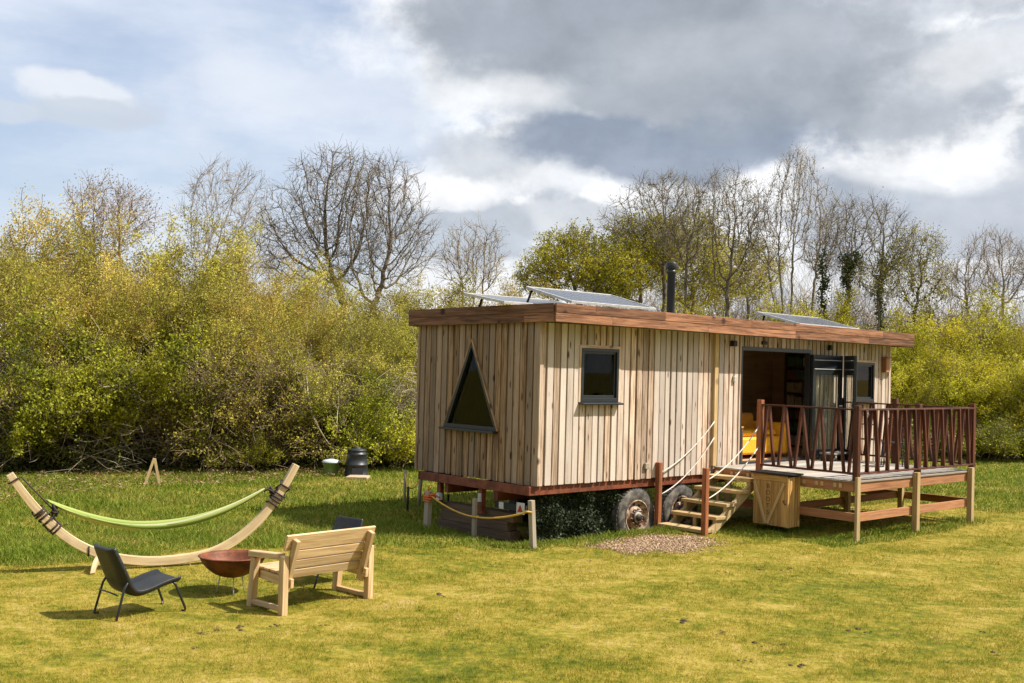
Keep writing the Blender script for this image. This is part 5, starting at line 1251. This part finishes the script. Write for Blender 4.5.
# fallen dead branches tangled at the thicket foot, the undergrowth, and the far wood
def slim(name, seed, px, y, h, trunks, spec, bark, label, rad, rmin, wig):
    S = []; T = []
    for k, (dx, d, Ln, rr) in enumerate(trunks):
        a, b = grow(seed*17+k, (dx, 0, -.2), d, Ln, rad*rr, spec, wig, .05, .45, 7, rmin); S += a; T += b
    S, T = fit_height(S, T, h); x = P_(px, y); e = empty(name, (x, y, gz(x, y)), 0, label, 'tree'); V, F = tubes_geo(S); fast_mesh('trunk', V, F, bark, None, e, True)
for px, y, h, seed, lab in STEMS: slim('slim_stem', seed, px, y, h, [(0, (random.uniform(-.3, .3), 0, 1), 3, 1)], [(4, .35, 50, .5), (3, .3, 40, .6)], 'barkpale' if 'pale' in lab else 'bark', lab, .035, .007, .25)
def tangle(name, n, boxes, mat, r, ln, label, up_=.5):
    S = []
    for k in range(n):
        x0, x1, y0, y1, z0, z1 = random.choice(boxes); p = Vector((random.uniform(x0, x1), random.uniform(y0, y1), random.uniform(z0, z1)))
        d = Vector((random.gauss(0, 1), random.gauss(0, .6), random.gauss(.2, up_))).normalized(); rr = r*random.uniform(.5, 1.5)
        for i in range(4):
            q = p+d*ln*random.uniform(.15, .35)
            if q.z < .02: break
            S.append((*p, *q, rr, rr*.75)); p = q; rr *= .75; d = (d+Vector((random.gauss(0, .3), random.gauss(0, .3), random.gauss(0, .3)))).normalized()
    V, F = tubes_geo(S); o = fast_mesh(name, V, F, mat, None, None, True); tag(o, label, 'twigs', None, 'stuff'); return o
def base_y(x): return np.interp(x, [-14, -10.3, -8.7, -7.0, -4.85, -2.9, 4, 14.4, 20], [22.6, 23.2, 24.2, 25.4, 26.1, 27.0, 30, 34.2, 36])
bxs = [(x, x+1, float(base_y(x+.5))+.2, float(base_y(x+.5))+2.6, 0, 2.0) for x in range(-14, -1)]
tangle('dead_twigs', 4200, bxs, 'bark', .010, 1.3, 'tangle of brown twigs at the foot of the left thicket')
tangle('pale_dead_branches', 130, [(x, x+1, float(base_y(x+.5))+.0, float(base_y(x+.5))+1.0, .2, 2.3) for x in range(-9, -1)], 'barkpale', .008, 2.0, 'pale dead branches caught in the tangle of the left thicket')
def undergrowth(name, n, x0, x1, dy0, dy1, hmax, mat, size, label):
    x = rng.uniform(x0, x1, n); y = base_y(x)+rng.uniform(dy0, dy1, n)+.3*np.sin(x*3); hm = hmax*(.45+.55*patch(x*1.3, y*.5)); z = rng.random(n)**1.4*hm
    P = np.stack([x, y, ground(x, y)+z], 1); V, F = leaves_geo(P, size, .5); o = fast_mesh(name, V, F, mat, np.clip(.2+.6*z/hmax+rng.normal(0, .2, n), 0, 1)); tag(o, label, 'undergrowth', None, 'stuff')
undergrowth('brambles', 60000, -16, 0, .0, 3.2, .95, 'bramble', .075, 'low dark brambles along the foot of the left thicket')
undergrowth('dense_understorey', 60000, -16, 0, 2.6, 4.2, 2.7, 'bramble', .11, 'dense shaded growth deep inside the left thicket')
undergrowth('scrub_understorey', 70000, 4, 24, .6, 4.0, 1.6, 'bramble', .10, 'dense low growth under the scrub right of the cabin')
n = 90000; x = rng.uniform(-48, 48, n); hm = 4.4+1.0*np.sin(x*.35)+.7*np.sin(x*1.1+1)+.5*np.sin(x*2.9); y = 60+rng.uniform(-3, 3, n)+4*np.sin(x*.1); z = hm*rng.random(n)**.6
V, F = leaves_geo(np.stack([x, y, z], 1), .20, .55); tag(fast_mesh('distant_wood', V, F, 'pinkbud', rng.random(n)), 'brown distant wood closing the view behind the thickets', 'wood', None, 'stuff')
bx_ = [(x, x+2, 56, 62, .0, 3.5) for x in range(-46, 46, 2)]
tangle('bare_wood_edge', 8000, [(x, x+2, 56, 60, .0, 5.6) for x in range(4, 26, 2)], 'bark', .013, 4.0, 'bare twiggy edge of the wood behind the trees on the right', 1.8)
tangle('distant_branches', 6000, bx_, 'twigs', .02, 4.2, 'fine bare branches of the distant wood', 1.6)

# the hedge on the other side of the field, behind the camera: seen in the window panes
n = 90000; x = rng.uniform(-60, 60, n); hm = 15+1.5*np.sin(x*.3)+.9*np.sin(x*.9+1); y = -18+rng.uniform(-3, 3, n)+3*np.sin(x*.1); z = hm*rng.random(n)**.8
V, F = leaves_geo(np.stack([x, y, z], 1), .45, .6); tag(fast_mesh('opposite_wood', V, F, 'hawthorn', rng.random(n)), 'wood on the far side of the field', 'wood', None, 'stuff')
